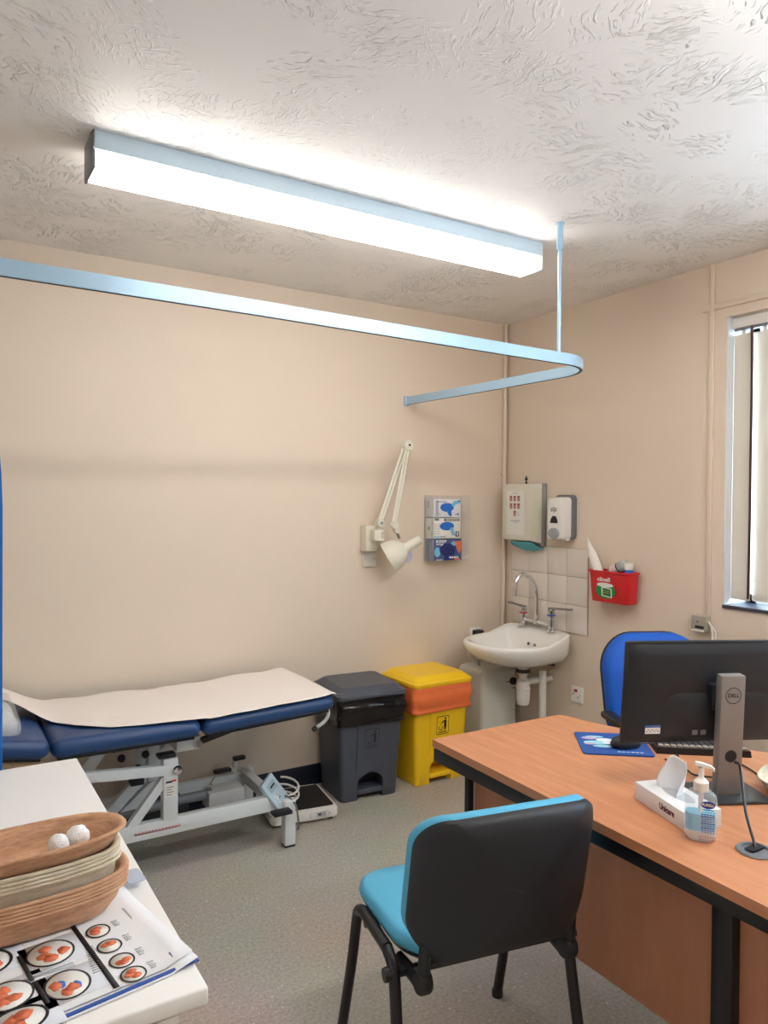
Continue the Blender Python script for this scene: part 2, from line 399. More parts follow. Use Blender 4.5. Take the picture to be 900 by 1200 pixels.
# vertical blind hanging in the window reveal
bl = thing('vertical_blind', 'cream vertical slat blind in the window recess', 'blind', (.05, (WY0+WY1)/2, WZ0))
b = MB(); b.box((0, 0, hh-.03), (.045, 2*hw-.02, .045), bev=.004); b.box((0, 0, hh-.058), (.03, 2*hw-.03, .012), mi=1); obj('headrail', b, [M_white, M_grey_plastic], bl)
n = 9
for i in range(n):
    y = hw-.056-i*.0955
    b = MB(); X = T(.004 if i % 2 else -.004, y, 0) @ RZ(R(-9 if i % 2 else -5))
    b.box((0, 0, hh/2-.02), (.0016, .0985, hh-.12), X)
    b.box((0, 0, .085), (.004, .097, .075), X, bev=.001)
    b.box((0, 0, hh-.075), (.004, .02, .03), X, mi=1)
    obj('slat', b, [M_slat, M_white], bl)
b = MB(); b.tube(spline([(-.028, hw-.108, hh-.06), (-.028, hw-.111, hh*.75), (-.027, hw-.110, hh*.5), (-.028, hw-.111, hh*.3), (-.029, hw-.109, .05)], 6), .0055, 8)
obj('pull_cord', b, M_mahogany, bl)

# ------------------------------------------------------------------ lamps of the room
M_diff_near = emit('lit_diffuser_near', (1., .95, .90), LAMP_NEAR)
M_diff = emit('lit_diffuser', (1., .95, .90), LAMP)
def batten(name, label, x0, x1, y0, y1, md=M_diff):
    L = x1-x0; D = abs(y1-y0)
    t = thing(name, label, 'light', ((x0+x1)/2, (y0+y1)/2, H), 0, 'fluorescent ceiling lights')
    b = MB(); b.box((0, 0, -.027), (L, D+.004, .054), bev=.003)
    b.box((0, -(D+.006)/2, -.056), (L, .004, .006)); b.box((0, (D+.006)/2, -.056), (L, .004, .006)); obj('housing', b, M_housing, t)
    b = MB(); b.box((0, 0, -.083), (L-.014, D-.004, .058), bev=.006); obj('diffuser', b, md, t)
    for s in (-1, 1):
        b = MB(); b.box((s*(L/2-.002), 0, -.058), (.008, D+.004, .114), bev=.002); obj('end_cap', b, M_grey_plastic if s < 0 else M_white, t)
batten('ceiling_light', 'long lit fluorescent batten on the ceiling over the curtain rail', -2.677, -.863, -1.214, -1.076)
batten('ceiling_light', 'fluorescent batten over the desk and chair, nearer the viewer', -2.2, -.4, -3.05, -2.912, M_diff_near)
def wobj(name, b, mats, parent, **k):
    """a part whose mesh was laid out in room coordinates"""
    o = obj(name, b, mats, parent, **k); r = parent
    while r.parent: r = r.parent
    o.data.transform((T(*r.location) @ RZ(r.rotation_euler.z)).inverted())
    return o
def centred(o):
    """move a one-mesh thing's origin to the base of its mesh"""
    vs = [v.co for v in o.data.vertices]
    c = Vector(((min(v.x for v in vs)+max(v.x for v in vs))/2, (min(v.y for v in vs)+max(v.y for v in vs))/2, min(v.z for v in vs)))
    o.data.transform(T(*-c)); o.location = c; return o

# ------------------------------------------------------------------ curtain rail and curtain
t = thing('curtain_rail', 'bluish daylit aluminium curtain rail with a bent corner hung from the ceiling', 'curtain rail', (-1.6, -1.44, 2.1))
path = [(-3.69, -1.515), (-2.27, -1.478), (-1.1, -1.425)]
c = (-.93, -1.195); r_ = .225
for k in range(11):
    a = R(-92+88*k/10); path.append((c[0]+r_*math.cos(a), c[1]+r_*math.sin(a)))
path += [(-.725, -.6), (-.757, -.012)]
rings = []
for i, p_ in enumerate(path):
    a = Vector(path[max(i-1, 0)]); q = Vector(path[min(i+1, len(path)-1)]); d = (q-a).normalized(); nn = Vector((-d.y, d.x))*.008
    pr = []
    for s, z in ((1, -.022), (1, .022), (-1, .022), (-1, -.022)): pr.append((p_[0]+s*nn.x, p_[1]+s*nn.y, 2.1+z))
    rings.append(pr)
b = MB(); b.loft(rings); wobj('track', b, M_daylit_rail, t, angle=30)
b = MB()
b2 = [[(x, y, 2.0765) for x, y, z in r] + [] for r in rings]
lo = []
for i, p_ in enumerate(path):
    a = Vector(path[max(i-1, 0)]); q = Vector(path[min(i+1, len(path)-1)]); d = (q-a).normalized(); nn = Vector((-d.y, d.x))*.003
    lo.append([(p_[0]+s*nn.x, p_[1]+s*nn.y, z) for s, z in ((1, 2.0765), (1, 2.079), (-1, 2.079), (-1, 2.0765))])
b.loft(lo); wobj('glide_slot', b, M_black, t)
b = MB(); b.box((-.757, -.008, 2.1), (.03, .016, .056), bev=.003); b.tube([(-.757, -.016, 2.085), (-.757, -.024, 2.085)], .005); wobj('wall_bracket', b, M_daylit_rail, t)
b = MB(); b.tube([(-.965, -1.42, 2.12), (-.965, -1.42, 2.63)], .0075, 14); wobj('hanger_rod', b, M_daylit_rail, t)
b = MB(); b.tube([(-.965, -1.42, 2.525), (-.965, -1.42, 2.631)], .013, 16); b.lathe([(.016, 0), (.016, .005)], 16, T(-.965, -1.42, 2.626)); wobj('hanger_sleeve', b, M_daylit_rail, t)

cu = MB(); g = []
for iz in range(25):
    z = .12+iz*(2.075-.12)/24; row = []
    e = -2.938-.075*max(0, (z-1.5)/.58)**1.7
    for k in range(60):
        s = k/59; x = -3.62+s*(e+3.62); row.append((x, -1.487+.026*math.sin(s*40)+(.006*math.sin(z*3+s*5)) - .014*x*0 - .009*(1-s), z))
    g.append(row)
cu.loft(g, closed=False)
o = centred(obj('privacy_curtain', cu, M_curtain, angle=80)); tag(o, 'blue curtain bunched at the left end of the rail', 'curtain')
md = o.modifiers.new('cloth', 'SOLIDIFY'); md.thickness = .003

# ------------------------------------------------------------------ examination couch
t = thing('examination_couch', 'navy blue padded examination couch on white height adjustable frame', 'couch', (-2.2, -.35, 0))
def pad(x0, x1, y0, y1, z0, z1, M):
    b = MB(); b.box(((x0+x1)/2, (y0+y1)/2, (z0+z1)/2), (x1-x0, y1-y0, z1-z0), M, bev=.034, seg=5)
    b.box(((x0+x1)/2, (y0+y1)/2, z0-.004), (x1-x0-.05, y1-y0-.05, .012), M, mi=1); return b
wobj('seat_pad', pad(-2.716, -2.156, -.66, -.05, .566, .636, Matrix()), [M_navy, M_black], t)
X = T(-2.14, 0, .60) @ RY(R(-2.6)) @ T(2.14, 0, -.60)
wobj('foot_pad', pad(-2.148, -1.545, -.655, -.05, .562, .63, X), [M_navy, M_black], t)
Xh = T(-2.72, 0, .575) @ RY(R(9)) @ T(2.72, 0, -.575)
hp = wobj('head_pad', pad(-3.2, -2.724, -.66, -.05, .57, .64, Xh), [M_navy, M_black], t)
b = MB(); b.box((-2.95, -.35, .549), (.42, .54, .018), Xh); wobj('head_board', b, M_brown_cab, t)
# base
b = MB()
b.box((-2.31, -.545, .19), (1.07, .035, .066), bev=.004); b.box((-2.36, -.115, .16), (1.16, .035, .056), bev=.004)
b.box((-1.765, -.34, .17), (.045, .47, .05), bev=.004); b.box((-2.84, -.33, .17), (.045, .47, .05), bev=.004)
wobj('base_frame', b, M_frame, t)
for (x, y, h) in ((-1.742, -.585, .2), (-1.742, -.085, .19), (-2.84, -.585, .2), (-2.84, -.085, .19)):
    b = MB(); b.box((x, y, h/2+.006), (.05, .045, h-.006), bev=.003); b.box((x, y, .005), (.046, .042, .01), mi=1); wobj('foot', b, [M_frame, M_black], t)
b = MB()
b.box((-2.257, -.545, .345), (.06, .045, .25), bev=.003)
X = T(-2.257, -.545, .44) @ RY(R(45)) ; 
b.loft([[(-2.43, -.53, .222), (-2.385, -.53, .222), (-2.385, -.56, .222), (-2.43, -.56, .222)], [(-2.287, -.53, .40), (-2.287, -.53, .345), (-2.287, -.56, .345), (-2.287, -.56, .40)]])
b2_ = MB(); b2_.box((-2.257, -.115, .315), (.06, .045, .26), bev=.003); wobj('support_post', b2_, M_frame, t)
Xl = frame((0, 0, 0), (1, 0, 0), (0, 0, 1))
b.rect(frame((-2.257, -.568, .345), (1, 0, 0), (0, 0, 1)), -.022, -.03, .022, .025, 1)
for k in range(4): b.rect(frame((-2.257, -.568, .345), (1, 0, 0), (0, 0, 1)), -.018, -.022+.01*k, .004+.008*(k % 2), -.0195+.01*k, 2, .0006)
b.rect(frame((-2.257, -.568, .375), (1, 0, 0), (0, 0, 1)), -.02, -.003, .006, .005, 2, .0006); b.rect(frame((-2.257, -.568, .375), (1, 0, 0), (0, 0, 1)), .006, .0, .022, .008, 3, .0006)
wobj('support_post', b, [M_frame, M_white, M_ink, M_red], t)
b = MB(); b.rect(frame((-2.30, -.5628, .185), (1, 0, 0), (0, 0, 1)), -.1, -.003, .08, .003, 0)
for k in range(14): b.rect(frame((-2.40+.0135*k, -.5628, .188), (1, 0, 0), (0, 0, 1)), 0, -.005, .009, .006, 0, .0003)
wobj('maker_lettering', b, mat('faded_red_ink', (220, 168, 172), .6), t)
b = MB(); X = T(-2.24, -.535, .421) @ RY(R(5.0)); b.box((-.36, -.02, 0), (.75, .03, .042), X, bev=.004); wobj('lift_arm', b, M_frame, t)
b = MB(); b.lathe([(.019, 0), (.02, .006), (.015, .014), (.004, .017)], 16, frame((-2.232, -.572, .421), (1, 0, 0), (0, 0, 1))); b.box((-2.27, -.54, .48), (.07, .05, .014), bev=.002, mi=1); wobj('pivot_bolt', b, [M_chrome, M_black], t)
b = MB(); X = T(-2.24, -.11, .41) @ RY(R(5.0)); b.box((-.36, 0, 0), (.75, .03, .042), X, bev=.004); wobj('lift_arm', b, M_frame, t)
b = MB()
def strip(p0, p1, w, th=.03, mi=None):
    p0 = Vector(p0); p1 = Vector(p1); d = (p1-p0); L = d.length
    b.box((L/2, 0, 0), (L, th, w), frame(p0, d, Vector((0, 0, 1)) if abs(d.normalized().z) < .95 else (1, 0, 0)) @ RX(R(-90)) @ RX(R(90)) if False else Matrix.Translation(p0) @ d.to_track_quat('X', 'Z').to_matrix().to_4x4(), bev=.002, mi=mi)
strip((-2.56, -.3, .365), (-2.42, -.3, .54), .05); strip((-2.47, -.3, .16), (-2.19, -.3, .44), .045); strip((-2.40, -.3, .16), (-2.16, -.3, .36), .045)
strip((-2.262, -.3, .3), (-2.262, -.3, .56), .05, .05)
for (x, z) in ((-2.43, .47), (-2.40, .425), (-2.30, .425), (-2.40, .37), (-2.33, .37)): b.sphere((x, -.33, z), .017, mi=1, seg=12)
b.box((-2.345, -.36, .345), (.055, .05, .06), bev=.004, mi=1)
wobj('lift_linkage', b, [M_frame, M_black], t)
b = MB(); b.box((-2.172, -.5, .505), (.1, .06, .055), bev=.004); b.box((-2.4, -.35, .545), (.9, .04, .03), bev=.003); b.box((-2.4, -.5, .55), (.9, .03, .026), bev=.003); b.box((-1.85, -.2, .553), (.55, .03, .02), bev=.003); b.lathe([(.014, 0), (.014, .01)], 14, frame((-2.13, -.532, .5), (1, 0, 0), (0, 0, 1)), 1)
wobj('pad_carrier', b, [M_frame, M_chrome], t)
b = MB(); strip((-2.125, -.5, .498), (-1.84, -.48, .552), .024, .024); wobj('gas_strut', b, M_black_steel, t)
b = MB(); b.tube([(-2.5, -.3, .165), (-2.16, -.3, .185), (-2.02, -.3, .185)], .022, 16); b.box((-1.94, -.3, .165), (.17, .1, .08), bev=.008, mi=1); b.box((-2.2, -.22, .14), (.2, .16, .05), bev=.012, mi=2); b.tube([(-2.02, -.3, .185), (-2.0, -.3, .185)], .028, 16)
wobj('lift_actuator', b, [M_grey_plastic, mat('motor_housing', (196, 198, 200), .4), M_black], t)
b = MB(); b.tube(spline([(-1.47, -.4, .545), (-1.452, -.4, .50), (-1.47, -.4, .465), (-1.515, -.4, .44)], 6), .009, 10)
o = wobj('adjusting_lever', b, M_frame, t); b = MB(); b.tube([(-1.515, -.4, .44), (-1.535, -.4, .43)], .0105, 10); wobj('lever_grip', b, M_black, o)
b = MB(); b.tube([(-1.82, -.1, .16), (-1.81, -.1, .24)], .012, 10); b.box((-1.875, -.1, .205), (.085, .03, .018), bev=.004, mi=1); b.box((-1.79, -.1, .252), (.06, .03, .018), bev=.004, mi=1); b.tube([(-1.84, -.1, .205), (-1.81, -.1, .2)], .01, 10)
wobj('foot_pedal', b, [M_frame, M_black], t)
b = MB(); b.box((-1.795, -.63, .175), (.085, .05, .016), bev=.004); b.tube([(-1.77, -.6, .178), (-1.75, -.57, .178)], .008, mi=1); wobj('foot_pedal', b, [M_black, M_frame], t)
b = MB(); b.tube(spline([(-1.93, -.15, .2), (-1.95, -.16, .17), (-1.90, -.2, .15), (-1.86, -.28, .16)], 6), .004, 8); wobj('pedal_hose', b, M_brown_cab, t)

# paper roll drawn over the couch
near = [(-1.49, -.60), (-1.54, -.645), (-1.6, -.668), (-1.93, -.664), (-2.15, -.662), (-2.346, -.640), (-2.497, -.594), (-2.611, -.515), (-2.667, -.439), (-2.732, -.387), (-2.778, -.339), (-2.842, -.299), (-3.0, -.26), (-3.15, -.25)]
def ny(x):
    for (xa, ya), (xb, yb) in zip(near, near[1:]):
        if xb <= x <= xa: return ya+(yb-ya)*(xa-x)/(xa-xb)
    return near[-1][1] if x < near[-1][0] else near[0][1]
def pz(x):
    if x > -2.14: z = .637+.0454*(x+2.14)
    elif x > -2.66: z = .6405
    else: z = .6405
    if x < -2.66: z += .075*(1-math.exp(-((-2.66-x)/.16)**1.6))*1.55
    return z
rows = []
for i in range(90):
    x = -1.497-i*(1.601/89); y0, y1 = ny(x), -.06-.02*max(0, math.sin(i*.21))*.6
    if i == 0: x += .004
    row = []
    for k in range(25):
        s = k/24; y = y0+(y1-y0)*s
        dz = .0035*math.sin(x*23+y*9)*s+.004*mnoise.noise((x*9, y*7, 0))+.004*max(0, 1-abs((x+2.14)/.05))*s
        edge = .010*max(0, 1-s*14) if -2.66 < x else 0
        if i < 5: dz -= .034*(1-i/5)**2
        row.append((x, y, pz(x)+.002+dz-edge*0+.002))
    rows.append(row)
b = MB(); b.loft(rows, closed=False); o = centred(obj('couch_paper_sheet', b, M_paper, angle=80))
tag(o, 'white paper sheet unrolled over the navy couch', 'paper'); md = o.modifiers.new('sheet', 'SOLIDIFY'); md.thickness = .0008
# pillow with clear cover on the raised head section
t = thing('pillow', 'white pillow in a clear plastic cover under the couch paper', 'pillow', (-2.97, -.38, .665))
rr = []
for (k, z) in ((.86, -.045), (.97, -.03), (1, 0), (.97, .022), (.84, .04), (.55, .05), (.2, .052)):
    rr.append([(-2.98+x*k, -.36+y*k, .655+z+.02*(1-k)*0+.004*math.sin(8*x+11*y)) for x, y in rrect(.30, .44, .06, 6)])
b = MB(); b.loft(rr, Xh); wobj('cushion', b, mat('pillow_cotton', (206, 208, 210), .9, var=.03), t)
rr = [[(-2.98+(x-(-2.98 if False else 0))*k, -.36+y*k+.012*math.sin(20*x+3*z), .655+z+.008*math.sin(31*y+17*x)) for x, y in rrect(.31, .46, .05, 8)] for (k, z) in ((.9, -.05), (1.02, -.03), (1.05, 0), (1.0, .03), (.84, .05), (.55, .058), (.2, .06))]
b = MB(); b.loft(rr, Xh, cap0=False); wobj('plastic_cover', b, mat('clear_plastic', (236, 240, 242), .15, var=.02, Alpha=.35), t)

# ------------------------------------------------------------------ floor scale and its display
t = thing('floor_scale', 'white floor weighing scale with black mat beside the grey bin', 'scale', (-1.56, -.27, 0), R(-8))
b = MB(); b.prism(rrect(.33, .33, .03, 6), .012, .058, bev=.008)
Mx = frame((0, -.1652, .036), (1, 0, 0), (0, 0, 1)); b.rect(Mx, .05, -.012, .1, .012, 1); b.outline(Mx, [(.02, -.014), (.11, -.014), (.11, .014), (.02, .014)], .003, 1, .0005); b.rect(Mx, .06, -.004, .075, .006, 2, .0006); b.rect(Mx, .115, -.004, .122, .006, 1)
obj('platform', b, [M_white, M_grey_ink, M_ink], t)
b = MB(); b.prism(rrect(.30, .27, .01, 4), .0575, .0615, T(0, .005, 0)); obj('rubber_mat', b, mat('black_rubber', (30, 28, 27), .8, bump=.2, bscale=500), t)
for sx in (-1, 1):
    for sy in (-1, 1):
        b = MB(); b.lathe([(.016, 0), (.018, .013)], 12, T(sx*.13, sy*.13, 0)); obj('scale_foot', b, M_black, t)
t = thing('scale_display', 'pale blue display box with coiled cable resting on the couch base', 'display', (-1.79, -.5, .2))
X = frame((-1.792, -.535, .232), (.5, -.22, -.75), (.75, .6, .3))
b = MB(); b.box((0, 0, 0), (.135, .1, .022), X, bev=.005); Mx = X @ T(0, 0, .0112); b.rect(Mx, -.045, -.03, -.005, .03, 1); b.rect(Mx, -.03, -.015, -.022, .022, 2, .0006); b.rect(Mx, .03, -.01, .036, .005, 2)
wobj('display_case', b, [mat('pale_blue_plastic', (186, 208, 222), .35), mat('lcd', (170, 190, 200), .2), M_ink], t)
b = MB(); cp = []
for k in range(40): a = k*.36; cp.append((-1.655+.066*math.cos(a), -.35+.066*math.sin(a), .10+.0020*k+.012*math.sin(a)))
b.tube([(-1.765, -.5, .195), (-1.70, -.42, .14)]+cp, .005, 8); wobj('coiled_cable', b, M_white, t)
b = MB(); b.tube(spline([(-1.76, -.5, .19), (-1.735, -.55, .205), (-1.725, -.618, .19), (-1.712, -.62, .13), (-1.70, -.60, .075), (-1.66, -.5, .02)], 6), .004, 8); wobj('cable', b, M_grey_plastic, t)

# ------------------------------------------------------------------ pedal bins
def litter_icon(b, Mx, s, mi):
    b.outline(Mx, rrect(1*s, 1.22*s, .1*s, 4), .055*s, mi)
    b.poly(Mx, ell(.075*s, .08*s, 12, .2*s, .42*s), mi)
    b.poly(Mx, [(.1*s, .32*s), (.3*s, .32*s), (.3*s, -.02*s), (.28*s, -.32*s), (.21*s, -.32*s), (.2*s, -.05*s), (.18*s, -.32*s), (.11*s, -.32*s), (.1*s, 0)], mi)
    b.poly(Mx, [(.1*s, .32*s), (.1*s, .22*s), (-.12*s, .1*s), (-.15*s, .16*s)], mi)
    b.rect(Mx, -.19*s, .03*s, -.13*s, .09*s, mi)
    b.poly(Mx, [(-.32*s, -.05*s), (-.27*s, -.05*s), (-.25*s, -.27*s), (-.08*s, -.27*s), (-.06*s, -.05*s), (-.01*s, -.05*s), (-.04*s, -.32*s), (-.29*s, -.32*s)], mi)
    for k in range(6): b.rect(Mx, (-.34+.115*k)*s, -.5*s, (-.26+.115*k)*s, -.41*s, mi)
def pedal_bin(name, label, loc, rz, m, icon_m, lid_tilt=0.):
    t = thing(name, label, 'bin', loc, rz, 'pedal bins by the back wall')
    def rg(w, d, z, r=.03): return [(x, y, z) for x, y in rrect(w, d, r, 5)]
    b = MB(); b.loft([rg(.31, .268, 0, .022), rg(.318, .274, .004, .025), rg(.328, .284, .10), rg(.372, .33, .535)])
    o = obj('body', b, m, t, angle=35)
    c = MB(); pr = [(-.073, -.02), (.073, -.02)]+[(.073*math.cos(a), .085+.052*math.sin(a)) for a in [PI*k/12 for k in range(13)]]
    c.prism(pr, 0, .2, frame((0, -.03, 0), (1, 0, 0), (0, 0, 1))); cut(o, c)
    b = MB(); b.box((0, -.095, .045), (.138, .09, .016), RX(0), bev=.004); b.box((0, -.135, .042), (.138, .012, .026), bev=.004); obj('pedal', b, m, t)
    # raised middle panel of the front face
    def fy(z): return -(.142+.023*(z-.1)/.435) if z > .1 else -.142
    b = MB(); b.loft([[(-.082, fy(.15)-.004, .15), (.082, fy(.15)-.004, .15), (.082, fy(.15)+.004, .15), (-.082, fy(.15)+.004, .15)], [(-.082, fy(.5)-.004, .5), (.082, fy(.5)-.004, .5), (.082, fy(.5)+.004, .5), (-.082, fy(.5)+.004, .5)]])
    Mx = frame((.0, fy(.315)-.0041, .315), (1, 0, 0), (0, -.0529, 1)); litter_icon(b, Mx, .082, 1)
    obj('front_panel', b, [m, icon_m], t)
    X = T(0, .16, .545) @ RX(R(lid_tilt)) @ T(0, -.16, -.545)
    b = MB(); b.loft([rg(.392, .352, .535, .03), rg(.398, .358, .54, .034), rg(.398, .358, .553, .034), rg(.394, .354, .557, .034), rg(.37, .33, .561, .03), rg(.364, .324, .566, .03), rg(.318, .278, .585, .03), rg(.308, .268, .588, .03)], X); obj('lid', b, m, t, angle=16)
    return t
def bag(label, loc, rz, m, seed, drop):
    b = MB(); rings = []
    for j, z in enumerate((.536, .527, .515, .50, .485, .47, .455, .44, .43, .42, .41, .40)):
        base = rrect(.376-.042*(.536-z)/.535+.008, .34-.042*(.536-z)/.535+.008, .034, 18); n = len(base); rg = []
        for i, (x, y) in enumerate(base):
            nn = Vector((x, y)).normalized(); k = mnoise.noise((x*16+seed, y*16, z*30))+.25*mnoise.noise((x*50+seed, y*50, z*30)); amp = .02*min(1, j/4)
            zz = z-(drop*mnoise.noise((x*7+seed, y*7, 3))*.6+drop*.2 *(j-3)/8 if j > 3 else 0)
            rg.append((x+nn.x*(amp*k+.0022*j**.5), y+nn.y*(amp*k+.0022*j**.5), zz))
        rings.append(rg)
    inn = [[(x*.97, y*.97, z) for x, y, z in rings[-1]]]
    b.loft(rings, cap0=False, cap1=False); o = obj('bin_liner', b, m, angle=60)
    o.location = loc; o.rotation_euler = (0, 0, rz); md = o.modifiers.new('film', 'SOLIDIFY'); md.thickness = .0015; md.offset = 1
    tag(o, label, 'bin bag'); return o
pedal_bin('pedal_bin', 'dark grey plastic pedal bin with lid next to the couch', (-1.158, -.183, 0), R(-4), M_greybin, M_black, 1.5)
bag('black bag liner hanging out under the grey bin lid', (-1.158, -.183, 0), R(-4), M_liner_k, 3.1, .06)
pedal_bin('pedal_bin', 'yellow plastic pedal bin with lid left of the sink', (-.725, -.18, 0), R(1), M_yellowbin, M_ink)
bag('orange bag liner folded over the yellow bin rim', (-.725, -.18, 0), R(1), M_liner_o, 8.4, .02)
# ------------------------------------------------------------------ things on the back wall
t = thing('examination_lamp', 'cream folding examination lamp on a wall bracket', 'lamp', (-1.0, -.03, 1.25))
b = MB(); b.box((-1.004, -.032, 1.319), (.098, .064, .142), bev=.004); wobj('wall_mount', b, M_cream, t)
b = MB(); b.box((-.998, -.09, 1.338), (.062, .05, .062), bev=.004); b.tube([(-.985, -.09, 1.365), (-.985, -.09, 1.40)], .009); b.rect(frame((-.998, -.1152, 1.338), (1, 0, 0), (0, 0, 1)), .012, -.018, .026, .018, 1); wobj('bracket', b, [M_cream, M_chrome], t)
P1 = Vector((-.985, -.10, 1.405)); EL = Vector((-.838, -.125, 1.835)); P2 = Vector((-.925, -.15, 1.395))
Yd = (1, 0, 0), (0, 0, 1)
def disc(b, c, r, th, mi=None):
    b.lathe([(r*.92, -th/2), (r, -th/2+.002), (r, th/2-.002), (r*.92, th/2)], 20, frame(c, *Yd), mi)
b = MB()
for off in (-.011, .011):
    d = (EL-P1).normalized(); s = Vector((d.z, 0, -d.x))*off
    b.tube([P1+s*.75+d*.005, EL+s*.75-d*.01], .0105, 4)
disc(b, P1, .024, .03); disc(b, P1+Vector((0, -.017, 0)), .008, .008, 1); wobj('lower_arm', b, [M_cream, M_steel], t)
b = MB()
for off in (-.012, .012):
    d = (P2-EL).normalized(); s = Vector((d.z, 0, -d.x))*off
    b.tube([EL+s*.7+Vector((0, -.026, 0)), P2+s*.7], .0095, 4)
b.tube([EL+Vector((.012, -.024, -.03)), P2+Vector((.016, 0, .06))], .004, 8, mi=1); wobj('upper_arm', b, [M_cream, M_steel], t)
b = MB(); disc(b, EL+Vector((0, -.012, 0)), .029, .05); disc(b, EL+Vector((0, -.039, 0)), .006, .006, 1); wobj('elbow_joint', b, [M_cream, M_black], t)
b = MB(); disc(b, P2, .022, .034); disc(b, P2+Vector((.012, 0, -.03)), .016, .03); b.tube([P2, P2+Vector((.018, 0, -.045)), P2+Vector((.03, -.005, -.075))], .008, 8, mi=1); wobj('head_joint', b, [M_cream, M_steel], t)
ax = Vector((-.72, .46, -.50)).normalized(); st = Vector((-.80, -.225, 1.318)); Xa = Matrix.Translation(st) @ ax.to_track_quat('Z', 'Y').to_matrix().to_4x4()
b = MB(); b.lathe([(.004, -.002), (.022, 0), (.026, .004), (.027, .085), (.032, .098), (.056, .114), (.072, .135), (.081, .165), (.084, .17), (.086, .205), (.083, .205), (.079, .17), (.068, .137), (.03, .11), (.004, .108)], 36, Xa); 
o = wobj('lamp_shade', b, M_cream, t, angle=30)
b = MB()
for k in range(3):
    for j in range(3): b.box((.0268, -.012+.012*j, .03+.016*k), (.002, .004, .008), Xa @ RZ(R(150)))
wobj('vent_slots', b, M_black, o)
b = MB(); b.sphere((0, 0, .15), .032, Xa); wobj('bulb', b, M_white, o)

t = thing('wall_socket', 'white wall switch plate below the cream lamp', 'socket', (-.995, -.004, 1.156))
def plate(t, o, right, w, h, th=.009):
    X = frame(o, right, (0, 0, 1)); b = MB(); b.prism(rrect(w, h, .006, 3), 0, th, X, bev=.002)
    for sx in (-1, 1): b.lathe([(.003, 0), (.0025, .0012)], 10, X @ T(sx*w*.33, 0, th), 1)
    wobj('cover_plate', b, [M_white, M_steel], t); return X
plate(t, (-.995, 0, 1.203), (1, 0, 0), .086, .09)
b = MB(); b.lathe([(.038, 0), (.038, .0012)], 32, frame((-.742, 0, 1.207), (1, 0, 0), (0, 0, 1))); o = centred(obj('round_sticker', b, M_lilac)); tag(o, 'pale lilac round sticker on the wall right of the lamp', 'sticker')

# glove box holder with three glove boxes
acry = thin_glass('acrylic', (225, 226, 224), .14, .06)
t = thing('glove_box_holder', 'clear acrylic wall holder with three glove boxes', 'holder', (-.49, -.04, 1.178))
x0, x1, D = -.626, -.356, .088; z0, z1 = 1.176, 1.562
b = MB(); b.box(((x0+x1)/2, -.0035, (z0+z1)/2), (x1-x0, .003, z1-z0)); wobj('back_panel', b, acry, t)
for x in (x0+.0015, x1-.0015): b = MB(); b.box((x, -D/2-.002, (z0+z1)/2), (.003, D-.004, z1-z0)); wobj('side_panel', b, acry, t)
b = MB(); b.box(((x0+x1)/2, -D/2-.002, z0+.0015), (x1-x0-.006, D-.004, .003)); wobj('bottom_panel', b, acry, t)
for xx, ww in ((x1-.03, .06), (x0+.006, .012)): b = MB(); b.box((xx, -D-.0015, (z0+z1)/2), (ww, .003, z1-z0)); wobj('front_lip', b, acry, t)
def glove_box(label, zb, h, w, base, deco):
    b = MB(); c = Vector((x0+.007+w/2, -.046, zb+h/2)); b.box(c, (w, .076, h-.003), bev=.0015, mi=0)
    F = frame((c.x, -.0842, c.z), (1, 0, 0), (0, 0, 1)); S = frame((c.x-w/2-.0002, -.046, c.z), (0, -1, 0), (0, 0, 1)); deco(b, F, S, w, h)
    o = centred(obj('glove_box', b, [base, M_bluegloss, M_skyblue, M_ink, M_grey_ink, M_green, M_midblue, M_orange_ink, M_white])); tag(o, label, 'glove box', 'glove boxes in the wall holder')
def blob(b, F, pts, mi, off=.0004): b.poly(F, pts, mi, off)
def d_top(b, F, S, w, h):
    b.poly(F, ell(.05, .026, 20, .0, .004), 1, .0004); b.poly(F, [(-.015, .0), (.03, .0), (.034, -.046), (.016, -.046)], 1, .0006)
    b.poly(F, [(.03, .02), (.05, .042), (.096, .046), (.096, .03), (.06, .02), (.045, .005)], 2, .0005); b.rect(F, .08, .038, .092, .046, 3, .0008)
    b.poly(F, [(.07, -.035), (.084, -.026), (.084, -.043)], 3); b.poly(F, [(.058, -.035), (.066, -.03), (.066, -.041)], 1)
    for k in range(9): b.rect(F, -.075+.008*k, .034, -.07+.008*k, .039, 3)
    for k in range(3): b.rect(F, -.08, -.03-.005*k, -.045, -.028-.005*k, 4)
    b.rect(F, -.082, -.045, -.062, .045, 4, .0002); b.rect(S, -.02, .0, .0, .04, 4)
def d_mid(b, F, S, w, h):
    b.rect(F, -.02, .042, .09, .056, 3); 
    for k in range(8): b.rect(F, -.01+.012*k, .046, -.002+.012*k, .053, 8, .0006)
    b.poly(F, ell(.052, .025, 20, .0, .012), 1, .0004); b.poly(F, [(.02, .0), (.045, .005), (.06, -.045), (.035, -.04)], 2, .0005)
    b.rect(F, .062, -.05, .088, -.02, 3); b.poly(F, [(.067, -.024), (.073, -.024), (.076, -.034), (.08, -.024), (.085, -.024), (.078, -.046), (.073, -.046)], 8, .0007)
    b.rect(F, -.092, -.054, -.05, -.046, 2); 
    for k in range(3): b.rect(F, -.044+.013*k, -.053, -.037+.013*k, -.046, 3)
    for k in range(2): b.rect(F, -.088, .044+.007*k, -.058, .049+.007*k, 3)
    for r in range(5):
        for k in range(3): b.rect(F, -.09+.014*k, -.034+.014*r, -.08+.014*k, -.029+.014*r, 4)
    b.rect(S, .026, -.058, .03, .058, 3); b.rect(S, -.012, -.012, .006, .01, 5)
